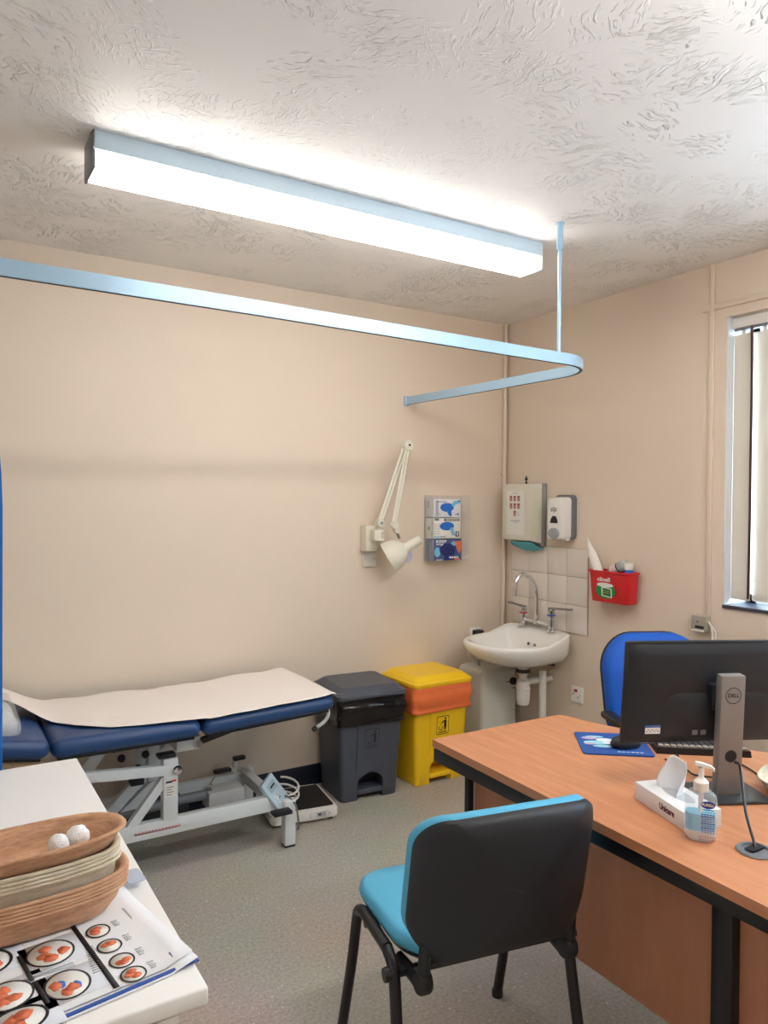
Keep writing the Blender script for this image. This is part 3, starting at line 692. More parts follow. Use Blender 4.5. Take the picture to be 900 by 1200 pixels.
def d_bot(b, F, S, w, h):
    b.poly(F, ell(.058, .036, 22, .0, .0), 6, .0005); b.poly(F, [(-.03, -.01), (.05, -.01), (.045, -.06), (-.02, -.06)], 6, .0006)
    b.poly(F, [(.05, .05), (.1, .05), (.1, -.0), (.085, -.025), (.07, .0)], 7, .0004); b.rect(F, .052, -.062, .09, -.05, 7, .0004)
    b.text(F @ T(-.045, .048, 0), 'KEEP', .022, 8, .0008, .075, .0006); b.rect(F, -.08, .03, -.03, .035, 8)
    b.poly(F, ell(.022, .028, 14, -.072, -.012), 2, .0003); b.poly(F, ell(.014, .02, 14, -.035, .015), 8, .0004); b.poly(F, ell(.018, .014, 14, .045, .035), 2, .0003)
    b.rect(F, -.08, -.06, -.035, -.055, 8)
    for k in range(4): b.rect(F, .014+.017*k, -.05, .026+.017*k, -.04, 8, .0008)
    for k in range(5): b.rect(S, .014, -.05+.02*k, .02, -.036+.02*k, 4)
glove_box('white glove box with a blue glove picture, topmost in the holder', 1.433, .108, .198, mat('white_card', (226, 228, 236), .5), d_top)
glove_box('white glove box with black banner, middle one in the holder', 1.309, .122, .198, mat('cream_card', (232, 232, 226), .5), d_mid)
glove_box('dark blue printed glove box, lowest in the holder', 1.181, .126, .208, mat('blue_card', (66, 86, 134), .45, var=.35, scale=22), d_bot)

# spur with black plug and heater cable left of the basin
t = thing('wall_spur', 'black plug on the back wall left of the basin', 'plug', (-.237, -.01, .68))
b = MB(); b.box((-.237, -.006, .716), (.08, .012, .08), bev=.003, mi=1); b.box((-.237, -.03, .716), (.062, .045, .056), bev=.008); wobj('plug', b, [M_black, M_white], t)
b = MB(); b.tube(spline([(-.237, -.05, .70), (-.29, -.07, .70), (-.335, -.075, .645), (-.335, -.075, .59), (-.29, -.09, .565), (-.245, -.1, .60), (-.245, -.1, .565)], 7), .0065, 10); wobj('cable', b, M_white, t)
t = thing('water_heater', 'white boxed water heater under the basin', 'heater', (-.243, -.13, .12))
b = MB(); b.box((-.243, -.129, .335), (.266, .238, .43), bev=.028, seg=4); wobj('casing', b, mat('aged_white_plastic', (222, 222, 212), .4, var=.03, scale=6), t)
b = MB(); b.lathe([(.022, 0), (.022, .012), (.016, .018)], 18, frame((-.150, -.248, .468), (1, 0, 0), (0, 0, 1))); wobj('control_knob', b, M_black, t)
for xx, zz, ww in ((-.185, .466, .02), (-.135, .425, .03)): b = MB(); b.box((xx, -.249, zz), (ww, .003, .004)); wobj('marking', b, M_ink, t)
b = MB(); b.tube(spline([(-.30, -.12, .55), (-.30, -.13, .585), (-.25, -.2, .58), (-.2, -.22, .60)], 6), .006, 8); b.tube([(-.18, -.2, .55), (-.18, -.2, .66)], .0075, 8); wobj('flexible_hose', b, M_steel, t)

# ------------------------------------------------------------------ sink wall
YC = -.385
t = thing('tile_splashback', 'white tile splashback three rows high behind the taps', 'tiles', (-.004, YC, .79))
b = MB(); b.box((-.0025, -.383, 1.029), (.005, .622, .478)); wobj('grout', b, M_grout, t)
b = MB(); e = .1552
for r in range(3):
    for c_ in range(4): b.box((-.006, -.693+.0776+c_*e+.001*math.sin(r*3+c_), .79+.0795+r*.1592), (.006, e-.0028, .1592-.0028), bev=.0012)
wobj('tiles', b, M_tile, t)

def Dshape(n=48):
    out = []
    for k in range(n):
        a = 2*PI*k/n; c_, s = math.cos(a), math.sin(a); ey = .262*s
        if c_ >= 0:   # towards the wall: squarish
            x = .238*(abs(c_)**.45); ey = .262*(math.copysign(abs(s)**.55, s))
        else: x = -.30*abs(c_)**.88; ey = .262*math.copysign(abs(s)**.88, s)
        out.append((-.25+x, YC+ey))
    return out
D0 = Dshape(); cx, cy = -.2, YC
def sring(kf, kb, ks, z, lift=0., zc=0.):
    out = []
    for x, y in D0:
        dx = x-cx; k = kf if dx < 0 else kb; xx = cx+dx*k; yy = cy+(y-cy)*ks
        w_ = max(0, min(1, (xx+.26)/.18)); w_ = w_*w_*(3-2*w_); out.append((xx, yy, z+lift*w_))
    return out
t = thing('wash_basin', 'white ceramic wall hung wash basin', 'sink', (-.2, YC, .6))
b = MB(); b.loft([sring(.16, .3, .16, .592), sring(.3, .6, .3, .598), sring(.55, .93, .58, .616), sring(.8, .98, .86, .648), sring(.94, 1, .97, .685), sring(.99, 1, 1, .715, .03), sring(1., 1, 1, .73, .048), sring(.985, .995, .985, .742, .048), sring(.95, .98, .955, .746, .046), sring(.90, .62, .88, .742, .02), sring(.86, .52, .84, .725), sring(.76, .44, .74, .68), sring(.58, .34, .56, .64), sring(.3, .2, .3, .622), sring(.1, .08, .1, .618)])
wobj('basin', b, M_ceramic, t, angle=60)
b = MB(); b.lathe([(.03, 0), (.032, .003), (.02, .004)], 18, T(-.2, YC, .618)); wobj('drain', b, M_chrome, t)
for k, yy in enumerate((-.36, -.412)):
    b = MB(); b.lathe([(.009, 0), (.009, .004)], 12, frame((-.1325+.004, yy, .705), (0, -1, 0), (.25, 0, 1))); wobj('overflow_hole', b, M_black if k == 0 else M_steel, t)
t = thing('sink_trap', 'white bottle trap and waste pipe under the basin', 'pipe', (-.19, -.40, .33))
b = MB(); b.lathe([(.030, .37), (.036, .378), (.040, .40), (.040, .455), (.042, .456), (.042, .47), (.038, .472), (.036, .505), (.024, .515), (.022, .54), (.030, .545), (.034, .575), (.034, .594)], 20, T(-.2, YC-.01, 0)); b.tube(spline([(-.2, YC-.01, .50), (-.12, YC-.02, .50), (-.005, YC-.03, .50)], 4), .019, 12); wobj('bottle_trap', b, M_white, t)
b = MB(); b.tube([(-.09, -.44, .0), (-.09, -.44, .56)], .021, 14); wobj('waste_pipe', b, M_white, t)
b = MB(); b.tube([(-.2, YC-.01, .555), (-.2, YC-.01, .575)], .041, 16); b.tube([(-.17, -.30, .62), (-.09, -.27, .58), (-.09, -.27, .4)], .009, 8); b.tube([(-.17, -.46, .62), (-.06, -.50, .6)], .009, 8); wobj('fittings', b, mat('dark_fitting', (60, 60, 60), .4, .4), t)

t = thing('mixer_tap', 'chrome bridge mixer tap with swan neck and long levers', 'tap', (-.062, -.355, .785))
for s, yy, ring, zt, l1 in ((1, -.238, mat('red_ring', (200, 40, 60), .4), .9, .125), (-1, -.472, mat('blue_ring', (40, 90, 180), .4), .915, .155)):
    b = MB(); b.lathe([(.026, .789), (.026, .797), (.018, .803), (.018, .86), (.022, .864), (.023, zt-.022), (.024, zt-.006), (.017, zt)], 20, T(-.062, yy, 0)); b.lathe([(.0238, zt-.038), (.0238, zt-.03)], 20, T(-.062, yy, 0), 1); wobj('pillar', b, [M_chrome, ring], t)
    b = MB(); b.loft([[(-.062+dx, yy+s*k, zt+.004+dz+k*.08) for dx, dz in ((-w_, -.005), (w_, -.005), (w_, .005), (-w_, .005))] for k, w_ in ((-.015, .012), (.02, .009), (.06, .008), (l1*.72, .012), (l1*.95, .017), (l1, .014))]); wobj('lever', b, M_steel, t)
b = MB(); b.tube([(-.062, -.245, .83), (-.062, -.465, .83)], .012, 14); b.lathe([(.018, .815), (.02, .83), (.02, .85), (.0155, .865), (.0155, .875)], 18, T(-.062, -.352, 0)); wobj('bridge', b, M_chrome, t)
b = MB(); sp = spline([(-.062, -.352, .87), (-.062, -.352, .985), (-.078, -.352, 1.04), (-.118, -.352, 1.088), (-.165, -.352, 1.108), (-.205, -.352, 1.094), (-.228, -.352, 1.05), (-.232, -.352, .985)], 6); b.tube(sp, .0135, 14); wobj('spout', b, M_chrome, t)

t = thing('towel_dispenser', 'cream paper towel dispenser above the basin', 'dispenser', (-.06, -.237, 1.27))
b = MB(); y0_, y1_ = -.362, -.114; yc = (y0_+y1_)/2; wd = y1_-y0_
def tr(x, z, k=1.): return [(x, yc+wd/2*k, z)]
b.box((-.02, yc, 1.452), (.04, wd+.008, .372), bev=.008, mi=1)
sec = [(-.04, 1.285), (-.117, 1.302), (-.122, 1.33), (-.120, 1.60), (-.108, 1.632), (-.04, 1.636)]
b.loft([[(x, yc+s*(wd/2-i_), z) for x, z in sec] for s, i_ in ((-1, .0), (1, .0))])
obj_ = wobj('casing', b, [M_cream, mat('dispenser_back', (150, 152, 148), .5)], t, angle=25)
F = frame((-.1226, yc, 1.46), (0, -1, 0), (-.007, 0, 1)); b = MB(); b.rect(F, -.088, -.13, .07, .132, 0, .0004)
sq = [(c_, r) for r in range(2) for c_ in range(3)]+[(1, 2)]
for c_, r in sq:
    xx = -.06+.033*c_; zz = .072-.044*r; b.rect(F, xx, zz, xx+.022, zz+.03, 1, .0008); b.rect(F, xx+.006, zz+.004, xx+.018, zz+.02, 3, .0011); b.rect(F, xx, zz-.006, xx+.018, zz-.003, 2, .0008)
b.rect(F, .008, -.014, .024, -.008, 2, .0008); b.rect(F, .008, .0, .02, .004, 2, .0008); b.rect(F, -.055, -.048, .03, -.042, 2, .0008); b.rect(F, -.03, -.058, .01, -.055, 2, .0008); b.rect(F, -.04, .115, .02, .118, 2, .0008); b.rect(F, -.015, .122, -.005, .126, 2, .0008)
wobj('notice', b, [M_white, M_pink, M_grey_ink, mat('pink_skin_ink', (206, 150, 140), .6)], t)
b = MB(); b.lathe([(.006, 0), (.006, .012), (.003, .014), (.003, .02), (.009, .024), (.009, .034), (.003, .038), (.006, .046)], 10, T(-.06, -.25, 1.634)); wobj('key', b, M_black, t)
b = MB(); rows = []
for i in range(8):
    s = i/7; rows.append([(-.10+.05*s+.012*math.sin(PI*k/11)*-1*(1-s)+.03*s, -.148-.2*k/11+.02*s*(1 if k < 6 else -1)*s, 1.295-.062*math.sin(PI*min(1, s+.05)*.5)*(1-.35*abs(k/11-.5)*2)) for k in range(12)])
b.loft(rows, closed=False); o = centred(obj('paper_towel', b, M_teal, angle=80)); tag(o, 'teal paper towel sticking out below the towel dispenser', 'paper towel'); md = o.modifiers.new('ply', 'SOLIDIFY'); md.thickness = .002

t = thing('soap_dispenser', 'white and grey wall soap dispenser', 'dispenser', (-.05, -.53, 1.315))
yc = -.531
b = MB(); b.prism(rrect(.138, .252, .026, 5), 0, .034, frame((0, yc-.002, 1.443), (0, -1, 0), (0, 0, 1)), bev=.004); wobj('back_plate', b, M_grey_plastic, t)
Fm = frame((-.03, yc+.004, 1.437), (0, -1, 0), (0, 0, 1))
b = MB(); b.loft([[(x*k, y*k2+dy, z) for x, y in rrect(.128, .236, .022, 5)] for k, k2, dy, z in ((1, 1, 0, 0), (1, 1, 0, .03), (.93, .97, -.003, .066), (.86, .92, -.006, .07))], Fm)
Ff = Fm @ T(0, -.006, .0701)
b.text(Ff @ T(-.006, .052, 0), 'GOJO', .026, 1, .0006, .05, .0008); b.rect(Ff, -.016, .066, .004, .068, 1)
b.poly(Ff, [(-.034, -.022), (.028, -.022), (.022, .002), (.01, .018), (-.014, .018), (-.028, .002)], 1, .0006)
wobj('cover', b, [M_white, M_ink], t)
b = MB(); b.lathe([(.044, 0), (.044, .006), (.038, .011), (.004, .012)], 28, Fm @ T(-.004, -.086, .066) @ Matrix.Diagonal((1, .72, 1, 1))); wobj('push_pad', b, mat('pad_grey', (158, 164, 166), .4), t)
b = MB(); b.tube([(-.06, yc-.03, 1.325), (-.06, yc-.03, 1.31)], .008, 10); b.box((-.05, yc-.045, 1.318), (.03, .02, .012), bev=.003); wobj('nozzle', b, M_white, t)

# red wipes holder with what stands in it
t = thing('wipes_holder', 'red plastic wall holder with green oval label', 'holder', (-.055, -.915, 1.01))
def rr_(z, k): return [(-.053*k-.002+x, -.915+y, z) for x, y in rrect(.104*k, .268*k, .03, 6)]
b = MB(); outer = [[(min(-.001, p_[0]), p_[1], p_[2]) for p_ in rr_(z, k)] for z, k in ((1.008, .90), (1.012, .915), (1.16, .99), (1.162, 1.045), (1.172, 1.05), (1.172, .97), (1.02, .88))]
b.loft(outer); wobj('tub', b, M_red, t, angle=35)
Fr = frame((-.1027, -.925, 1.085), (0, -1, 0), (-.06, 0, 1)); b = MB(); b.poly(Fr, ell(.066, .041, 28, -.02, -.016), 0, .0022); b.poly(Fr, ell(.055, .012, 20, -.022, .014), 1, .0025)
b.outline(Fr @ T(-.012, -.02, 0), [(-.034, -.024), (.034, -.03), (.034, .018), (-.034, .024)], .009, 1, .0028); b.poly(Fr, [(-.044, -.044), (.018, -.05), (.018, -.006), (-.044, .0)], 2, .0026)
b.rect(Fr, -.038, -.018, .008, -.015, 3, .003); b.rect(Fr, -.034, -.028, .004, -.025, 3, .003)
b.text(Fr @ T(-.03, .042, 0), 'clinell', .03, 1, .0022, .085, .0008); wobj('label', b, [M_green, M_white, mat('dark_green_ink', (40, 110, 50), .5), mat('lime_ink', (170, 200, 90), .5)], t)
Xb = T(-.055, -.845, 1.082) @ RX(R(-24))
t = thing('spray_bottle', 'white squeeze bottle leaning out of the red holder', 'bottle', (-.055, -.835, 1.03))
b = MB(); b.lathe([(.022, 0), (.026, .005), (.026, .15), (.024, .165), (.026, .17), (.026, .18), (.022, .19), (.02, .20)], 20, Xb @ T(0, 0, -.0)); wobj('bottle_body', b, M_white, t)
b = MB(); b.lathe([(.02, .20), (.018, .205), (.013, .225), (.004, .262)], 16, Xb); b.tube([(0, 0, .255), (0, -.003, .272), (0, .03, .275)], .0035, 8, Xb); wobj('nozzle_cap', b, M_white, t)
t = thing('sanitiser_bottle', 'clear bottle with pink label lying in the red holder', 'bottle', (-.055, -.945, 1.13))
Xb = T(-.055, -.90, 1.165) @ RX(R(62)); b = MB(); b.lathe([(.02, 0), (.026, .005), (.027, .09), (.02, .105), (.011, .112)], 18, Xb @ T(0, 0, 0)); wobj('bottle_body', b, thin_glass('clear_bottle', (214, 220, 218), .55, .08), t)
b = MB(); b.lathe([(.0275, .015), (.0275, .055)], 18, Xb, 0, False, False); b.lathe([(.0277, .056), (.0277, .064)], 18, Xb, 1, False, False); wobj('label', b, [mat('pale_pink_label', (232, 206, 204), .5), M_ink], t)
b = MB(); b.lathe([(.013, -.02), (.014, 0.002)], 14, Xb); wobj('cap', b, M_green, t)
t = thing('small_tub', 'small white tub with blue label at the right in the red holder', 'tub', (-.055, -1.012, 1.10))
b = MB(); b.lathe([(.02, 1.10), (.022, 1.104), (.022, 1.195), (.024, 1.196), (.024, 1.215), (.02, 1.218)], 18, T(-.055, -1.012, 0)); wobj('tub_body', b, M_white, t)
b = MB(); b.lathe([(.0225, 1.165), (.0225, 1.185)], 18, T(-.055, -1.012, 0), None, False, False); wobj('label', b, M_bluegloss, t)

t = thing('wall_socket', 'white fused socket with red switch low on the sink wall', 'socket', (-.005, -.622, .41))
X = plate(t, (0, -.622, .452), (0, -1, 0), .088, .088)
b = MB(); b.box((-.005, .022, .011), (.022, .012, .006), X, bev=.002); wobj('switch', b, mat('red_switch', (150, 30, 34), .4), t)
for xx, yy in ((-.028, -.002), (.012, -.012)): b = MB(); b.box((xx, yy, .0098), (.006, .004, .002), X); wobj('screw_hole', b, M_black, t)
t = thing('cable_outlet', 'grey metal cable outlet box below the trunking', 'outlet', (-.02, -1.404, .93))
b = MB(); b.box((-.018, -1.404, .968), (.036, .078, .072), bev=.003); b.box((-.037, -1.41, .95), (.003, .045, .012), mi=1); b.box((-.037, -1.40, .975), (.003, .006, .006), mi=1); b.box((-.03, -1.404, .934), (.04, .06, .006), bev=.002, mi=2); wobj('box', b, [mat('grey_box', (168, 162, 150), .4), M_black, M_white], t)
b = MB(); b.tube(spline([(-.02, -1.445, .98), (-.02, -1.462, .95), (-.02, -1.466, .90), (-.02, -1.462, .6), (-.02, -1.46, .12)], 6), .004, 8); b.tube(spline([(-.02, -1.445, .975), (-.02, -1.478, .94), (-.02, -1.482, .85), (-.02, -1.48, .12)], 6), .003, 8); wobj('cable', b, M_white, t)
# ------------------------------------------------------------------ desk
ZT = .725
t = thing('office_desk', 'beech topped wave desk with black steel legs', 'desk', (-1.3, -2.3, 0))
top = [(-1.653, -1.548)]+[(-1.10+.045*math.sin(a), -1.593+.045*math.cos(a)) for a in [R(k*15) for k in range(7)]]
wv = spline([(-1.05, -1.62, 0), (-1.035, -1.68, 0), (-1.0, -1.785, 0), (-.915, -1.955, 0), (-.81, -2.175, 0), (-.70, -2.36, 0), (-.58, -2.48, 0), (-.45, -2.53, 0), (-.38, -2.54, 0)], 5)
top += [(p_.x, p_.y) for p_ in wv]+[(-.38, -3.2), (-1.69, -3.2)]
top.reverse()
b = MB(); b.prism(top, .70, ZT); wobj('desk_top', b, M_beech, t, angle=30)
b = MB(); b.box((-1.655, -2.374, .7125), (.0, .0, .0)) if False else None
b.box((-1.642, -2.37, .678), (.03, 1.62, .043), bev=.003); b.box((-1.35, -1.575, .678), (.56, .03, .043), bev=.003); b.box((-1.35, -3.12, .678), (.56, .03, .043), bev=.003); wobj('support_beam', b, M_black_steel, t)
b = MB(); b.box((-1.518, -1.578, .345), (.022, .026, .63), bev=.003); b.box((-1.35, -1.578, .018), (.6, .05, .03), bev=.006); wobj('leg', b, M_black_steel, t)
b = MB(); b.box((-1.52, -2.541, .345), (.032, .054, .63), bev=.003); b.box((-1.35, -2.541, .018), (.6, .05, .03), bev=.006); wobj('leg', b, M_black_steel, t)
b = MB(); b.box((-1.495, -2.338, .455), (.018, 1.50, .49), bev=.001); wobj('modesty_panel', b, M_beech_dark, t)
b = MB(); b.lathe([(.041, 0), (.043, .002), (.040, .005), (.032, .0055), (.030, .001)], 32, T(-1.475, -2.583, ZT)); b.box((-1.468, -2.577, ZT+.0055), (.05, .022, .001), RZ(0), mi=1); wobj('cable_grommet', b, [M_grey_plastic, M_black], t)

# monitor
d = Vector((.8984, -.4392, 0)); nn = Vector((.4392, .8984, 0)); B0 = Vector((-1.238, -2.336, ZT))
th = math.atan2(d.y, d.x)
t = thing('monitor', 'black computer monitor seen from behind on a grey stand', 'monitor', B0, th)
b = MB(); b.prism(rrect(.21, .15, .006, 3), 0, .009, bev=.002); obj('base', b, mat('dark_metal', (70, 76, 80), .35, .4), t)
b = MB(); X = T(.006, -.012, 0) @ RX(R(3)); b.box((0, 0, .17), (.068, .03, .338), X, bev=.003)
Mx = X @ frame((0, -.0152, .285), (1, 0, 0), (0, 0, 1))
b.outline(Mx, ell(.0225, .0225, 36), .0018, 1, .0004); b.text(Mx, 'DELL', .0145, 1, .0005, .032, .0003)
Mx = X @ frame((0, -.0152, .118), (1, 0, 0), (0, 0, 1)); b.poly(Mx, ell(.0165, .0165, 24), 1, .0004); b.outline(Mx, ell(.0185, .0185, 24), .002, 2, .0006)
obj('stand_neck', b, [M_stand, M_ink, M_grey_plastic], t)
Xp = T(.004, .035, .262) @ RX(R(6))
b = MB(); b.box((0, .012, .012), (.54, .014, .292), Xp, bev=.004); b.loft([[(x, .006, z+.012) for x, z in rrect(.526, .278, .02, 4)], [(x, -.012, z+.008) for x, z in rrect(.46, .24, .03, 4)]], Xp); obj('panel', b, M_monitor, t)
b = MB(); b.box((0, .0195, .012), (.526, .002, .277), Xp); obj('screen', b, mat('screen_glass', (12, 12, 14), .12), t)
b = MB(); b.loft([[(x, -.006, z) for x, z in rrect(.36, .15, .05, 6, .0, -.052)], [(x, -.024, z) for x, z in rrect(.26, .11, .05, 6, .0, -.054)]], Xp)
Mx = Xp @ frame((0, -.0246, 0), (1, 0, 0), (0, 0, 1)); b.rect(Mx, -.08, -.1, -.064, -.086, 1); b.rect(Mx, -.056, -.1, -.04, -.086, 1); obj('rear_housing', b, [M_monitor, M_grey_plastic], t)
Mx = Xp @ frame((-.185, -.0123, -.085), (1, 0, 0), (0, 0, 1)) if False else Xp @ frame((-.188, -.0112, -.088), (1, 0, 0), (0, 0, 1))
b = MB(); b.rect(Mx, -.022, -.012, .022, .012, 0, .001); b.rect(Mx, -.022, .006, .022, .013, 1, .0013)
for k in range(7): b.rect(Mx, -.019+.0055*k, -.006+.004*(k % 2), -.0155+.0055*k, -.003+.004*(k % 2), 1, .0014)
obj('asset_sticker', b, [M_white, mat('sticker_blue', (60, 100, 160), .5)], t)
b = MB(); b.box((0, .02, .27), (.07, .06, .07), bev=.006); obj('tilt_joint', b, M_black, t)
b = MB(); pts = spline([B0+nn*.03+d*.01+Vector((0, 0, .13)), B0-nn*.02+d*.008+Vector((0, 0, .117)), B0-nn*.032+d*.02+Vector((0, 0, .10)), Vector((-1.30, -2.43, .84)), Vector((-1.40, -2.51, .775)), Vector((-1.462, -2.572, .735)), Vector((-1.468, -2.577, .715))], 7)
b.tube(pts, .0035, 8); wobj('power_cable', b, M_black, t)

# keyboard, mouse and its pad
pu = Vector((.787, -.617)); a_ = math.atan2(pu.y, pu.x)
t = thing('mouse_pad', 'blue mouse pad with pale printed picture', 'mouse pad', (-1.322+.787*.11+.617*.11, -1.912-.617*.11+.787*.11, ZT), a_)
b = MB(); b.prism(rrect(.222, .222, .012, 4), 0, .0045, mi=0); Mx = T(0, 0, .0045)
for (x, y, rx, ry, mi) in ((-.05, .0, .045, .02, 1), (-.02, .03, .03, .018, 2), (-.07, .045, .026, .014, 3), (-.035, -.035, .035, .013, 1), (-.01, .0, .022, .012, 2), (-.075, -.015, .02, .01, 3), (-.05, .062, .03, .01, 1), (.02, -.03, .03, .012, 1)): b.poly(Mx, ell(rx, ry, 14, x, y), mi, .0004+.0002*mi)
for k in range(6): b.rect(Mx, .0+.014*k, -.088, .01+.014*k, -.082, 2, .0006)
obj('pad', b, [mat('pad_blue', (26, 76, 150), .6), mat('pad_sky', (150, 206, 222), .6), mat('pad_cream', (216, 220, 222), .6), mat('pad_mauve', (178, 160, 190), .6)], t)
t = thing('computer_mouse', 'black computer mouse on the blue mouse pad', 'mouse', (-1.160, -1.940, ZT+.005), a_+R(-70))
b = MB(); b.loft([[(x*k, y*k+.004*(1-k), z) for x, y in ell(.031, .054, 24)] for k, z in ((.9, 0), (1, .008), (.97, .018), (.82, .029), (.5, .036), (.1, .038))]); b.box((0, .032, .0335), (.006, .02, .008), bev=.003, mi=1); obj('mouse_body', b, [M_black, M_grey_plastic], t)
b = MB(); b.tube(spline([(0, .052, .008), (.0, .09, .004), (.04, .13, -.002), (.11, .12, -.002)], 6), .002, 6); obj('mouse_cable', b, M_black, t)
t = thing('keyboard', 'black keyboard behind the monitor stand', 'keyboard', (-1.322+.787*.378+.617*.1, -1.912-.617*.378+.787*.1, ZT), a_)
b = MB(); b.loft([[(-.145, -.062, 0), (.145, -.062, 0), (.145, .062, 0), (-.145, .062, 0)], [(-.143, -.06, .02), (.143, -.06, .02), (.143, .06, .012), (-.143, .06, .012)]]); obj('key_tray', b, M_black, t)
for r in range(5):
    b = MB()
    for k in range(14): b.box((-.128+.0197*k, -.044+.022*r, .0215-.0015*r), (.0165, .018, .008), bev=.002)
    obj('key_row', b, mat('light_keys', (150, 140, 130), .5) if r == 0 else M_black, t)
b = MB(); b.tube(spline([(-1.145, -2.08, .729), (-1.14, -2.13, .729), (-1.165, -2.175, .729), (-1.18, -2.215, .729), (-1.14, -2.265, .729)], 8), .0026, 8); o = centred(obj('usb_cable', b, M_black)); tag(o, 'thin black cable running from the mouse pad to the stand', 'cable')
b = MB(); b.tube(spline([(-.955, -2.19, .728), (-.975, -2.225, .728), (-.995, -2.27, .728), (-1.02, -2.31, .728)], 8), .0024, 8); o = centred(obj('usb_cable', b, M_black)); tag(o, 'short black cable between the keyboard and the pulp bowl', 'cable')

# tissue box
ta = math.atan2(-.178, -.057)
A = Vector((-1.466, -2.232)); Bq = Vector((-1.529, -2.432)); dx = (Bq-A).normalized(); ta = math.atan2(dx.y, dx.x); pd = Vector((-dx.y, dx.x)); cen = (A+Bq)/2+pd*.053
t = thing('tissue_box', 'white flat tissue box with a tissue pulled out', 'tissue box', (cen.x, cen.y, ZT), ta)
Lb = (Bq-A).length; hb = .046
b = MB(); b.box((0, 0, hb/2), (Lb, .106, hb), bev=.0012); Mx = frame((0, -.0532, hb/2), (1, 0, 0), (0, 0, 1)); b.text(Mx @ T(.036, .002, 0), 'Unicare', .021, 1, .0004, .062, .0012)
b.poly(T(0, 0, hb), ell(.062, .024, 24, .0, .005), 2, .0004); obj('carton', b, [mat('white_carton', (232, 236, 240), .5, var=.03, scale=60), M_purple, M_grey_ink], t)
b = MB(); rows = []
for i in range(14):
    s = i/13; row = []
    for k in range(12):
        q = k/11-.5; w_ = .055*(1-.35*s); row.append((-.034+q*w_*1.5+.03*s*(1 if q > 0 else -.3)+.006*s*s, .006+.018*math.sin(q*5+s*2)+.012*math.sin(q*9)*s, hb-.004+.075*s*(1+.25*math.cos(q*5))-.075*s*max(0, q)*1.6-.012*s*max(0, -q-.3)))
    rows.append(row)
b.loft(rows, closed=False); o = obj('tissue', b, M_paperwhite, t, angle=80); md = o.modifiers.new('ply', 'SOLIDIFY'); md.thickness = .0006

# hand sanitiser
ga = math.atan2(-.52, .85)
t = thing('hand_sanitiser', 'clear pump bottle of blue hand gel beside the tissue box', 'bottle', (-1.530, -2.478, ZT), R(-52)); t.scale = (1.1, 1.1, 1.1)
prof = ((.0, .80, .86), (.004, .92, .95), (.014, 1, 1), (.085, 1, 1), (.098, .95, .95), (.106, .7, .75), (.110, .45, .6))
def gr(k, k2, z, s=1.): return [(x*k*s, y*k2*s, z) for x, y in rrect(.066, .042, .017, 5)]
b = MB(); b.loft([gr(k, k2, z) for z, k, k2 in prof]); obj('bottle_body', b, thin_glass('clear_pet', (240, 246, 250), .22, .05), t)
b = MB(); b.loft([gr(k, k2, z, .93) for z, k, k2 in ((.003, .8, .86), (.012, 1, 1), (.024, 1, 1))]); obj('clear_gel', b, thin_glass('pale_gel', (240, 244, 246), .45, .1), t)
b = MB(); b.loft([gr(1, 1, z, .93) for z in (.0245, .06, .0605)]); 
gm = mat('blue_gel', (112, 208, 250), .15, var=.2, scale=18, Alpha=.7); obj('blue_gel', b, gm, t)
b = MB(); b.tube([(0, 0, .012), (0, 0, .112)], .0055, 10); obj('dip_tube', b, M_white, t)
b = MB(); b.lathe([(.015, .107), (.0155, .109), (.0155, .126), (.012, .130), (.008, .133), (.0058, .136), (.0058, .158)], 20); obj('pump_collar', b, M_white, t)
b = MB(); b.loft([[(x, y*w_, .158+dz+z) for y, z in ((-.007, 0), (.007, 0), (.006, .007), (-.006, .007))] for x, w_, dz in ((-.012, .8, .003), (0, 1, .002), (.018, .8, -.002), (.027, .6, -.008))]); obj('pump_head', b, M_white, t)
Mx = frame((0, -.0212, .06), (1, 0, 0), (0, 0, 1)); b = MB(); b.poly(Mx, ell(.0145, .008, 20, .013, .024), 1, .0005); b.text(Mx @ T(.013, .024, 0), 'PURELL', .008, 0, .0008, .025, .0003)
for k in range(7): b.rect(Mx, .002+.0033*k, .0125, .0045+.0033*k, .0145, 1)
for r in range(10):
    for k in range(5): b.rect(Mx, .0+.0055*k+(.002 if r % 3 == 0 else 0), .007-.0048*r, .0042+.0055*k, .009-.0048*r, 1 if r % 4 else 2)
for k in range(8): b.rect(Mx, -.004+.0042*k, -.046, -.0015+.0042*k, -.044, 3); b.rect(Mx, -.004+.0042*k, -.052, -.001+.0042*k, -.0505, 3)
obj('label', b, [M_white, mat('label_navy', (40, 50, 150), .5), mat('label_violet', (130, 90, 160), .5), mat('label_red', (170, 60, 70), .5)], t)

# pulp bowl on the desk
def tray(name, label, loc, rz, a_, b_, h, m, group=None, th=.003, flare=.72, plan=None, wob=0., cat='tray'):
    def rg(k, z, kk=1.):
        out = []
        for j in range(56):
            q = 2*PI*j/56; cc, ss = math.cos(q), math.sin(q); e = 2/2.6
            w_ = 1+wob*mnoise.noise((cc*2+loc[0]*40, ss*2, loc[2]*60)); out.append((a_*k*w_*math.copysign(abs(cc)**e, cc), b_*kk*k*w_*math.copysign(abs(ss)**e, ss), z+wob*.05*mnoise.noise((cc*3, ss*3, loc[2]*90))))
        return out
    f2 = (flare*a_-.0)/a_; q = th/b_
    b = MB(); b.loft([rg(f2*.9, 0), rg(f2, .002), rg(f2+.5*(1-f2), h*.45), rg(.945, h*.86), rg(.955, h-.0052), rg(1.0, h-.0042), rg(1.008, h-.001), rg(1.0, h), rg(1-q*1.2, h), rg(.95-q, h*.88), rg(f2+.5*(1-f2)-q, h*.45), rg(f2-q, .004), rg(f2*.3, .0035)])
    o = obj(name, b, m, angle=60); o.location = loc; o.rotation_euler = (0, 0, rz); return tag(o, label, cat, group)
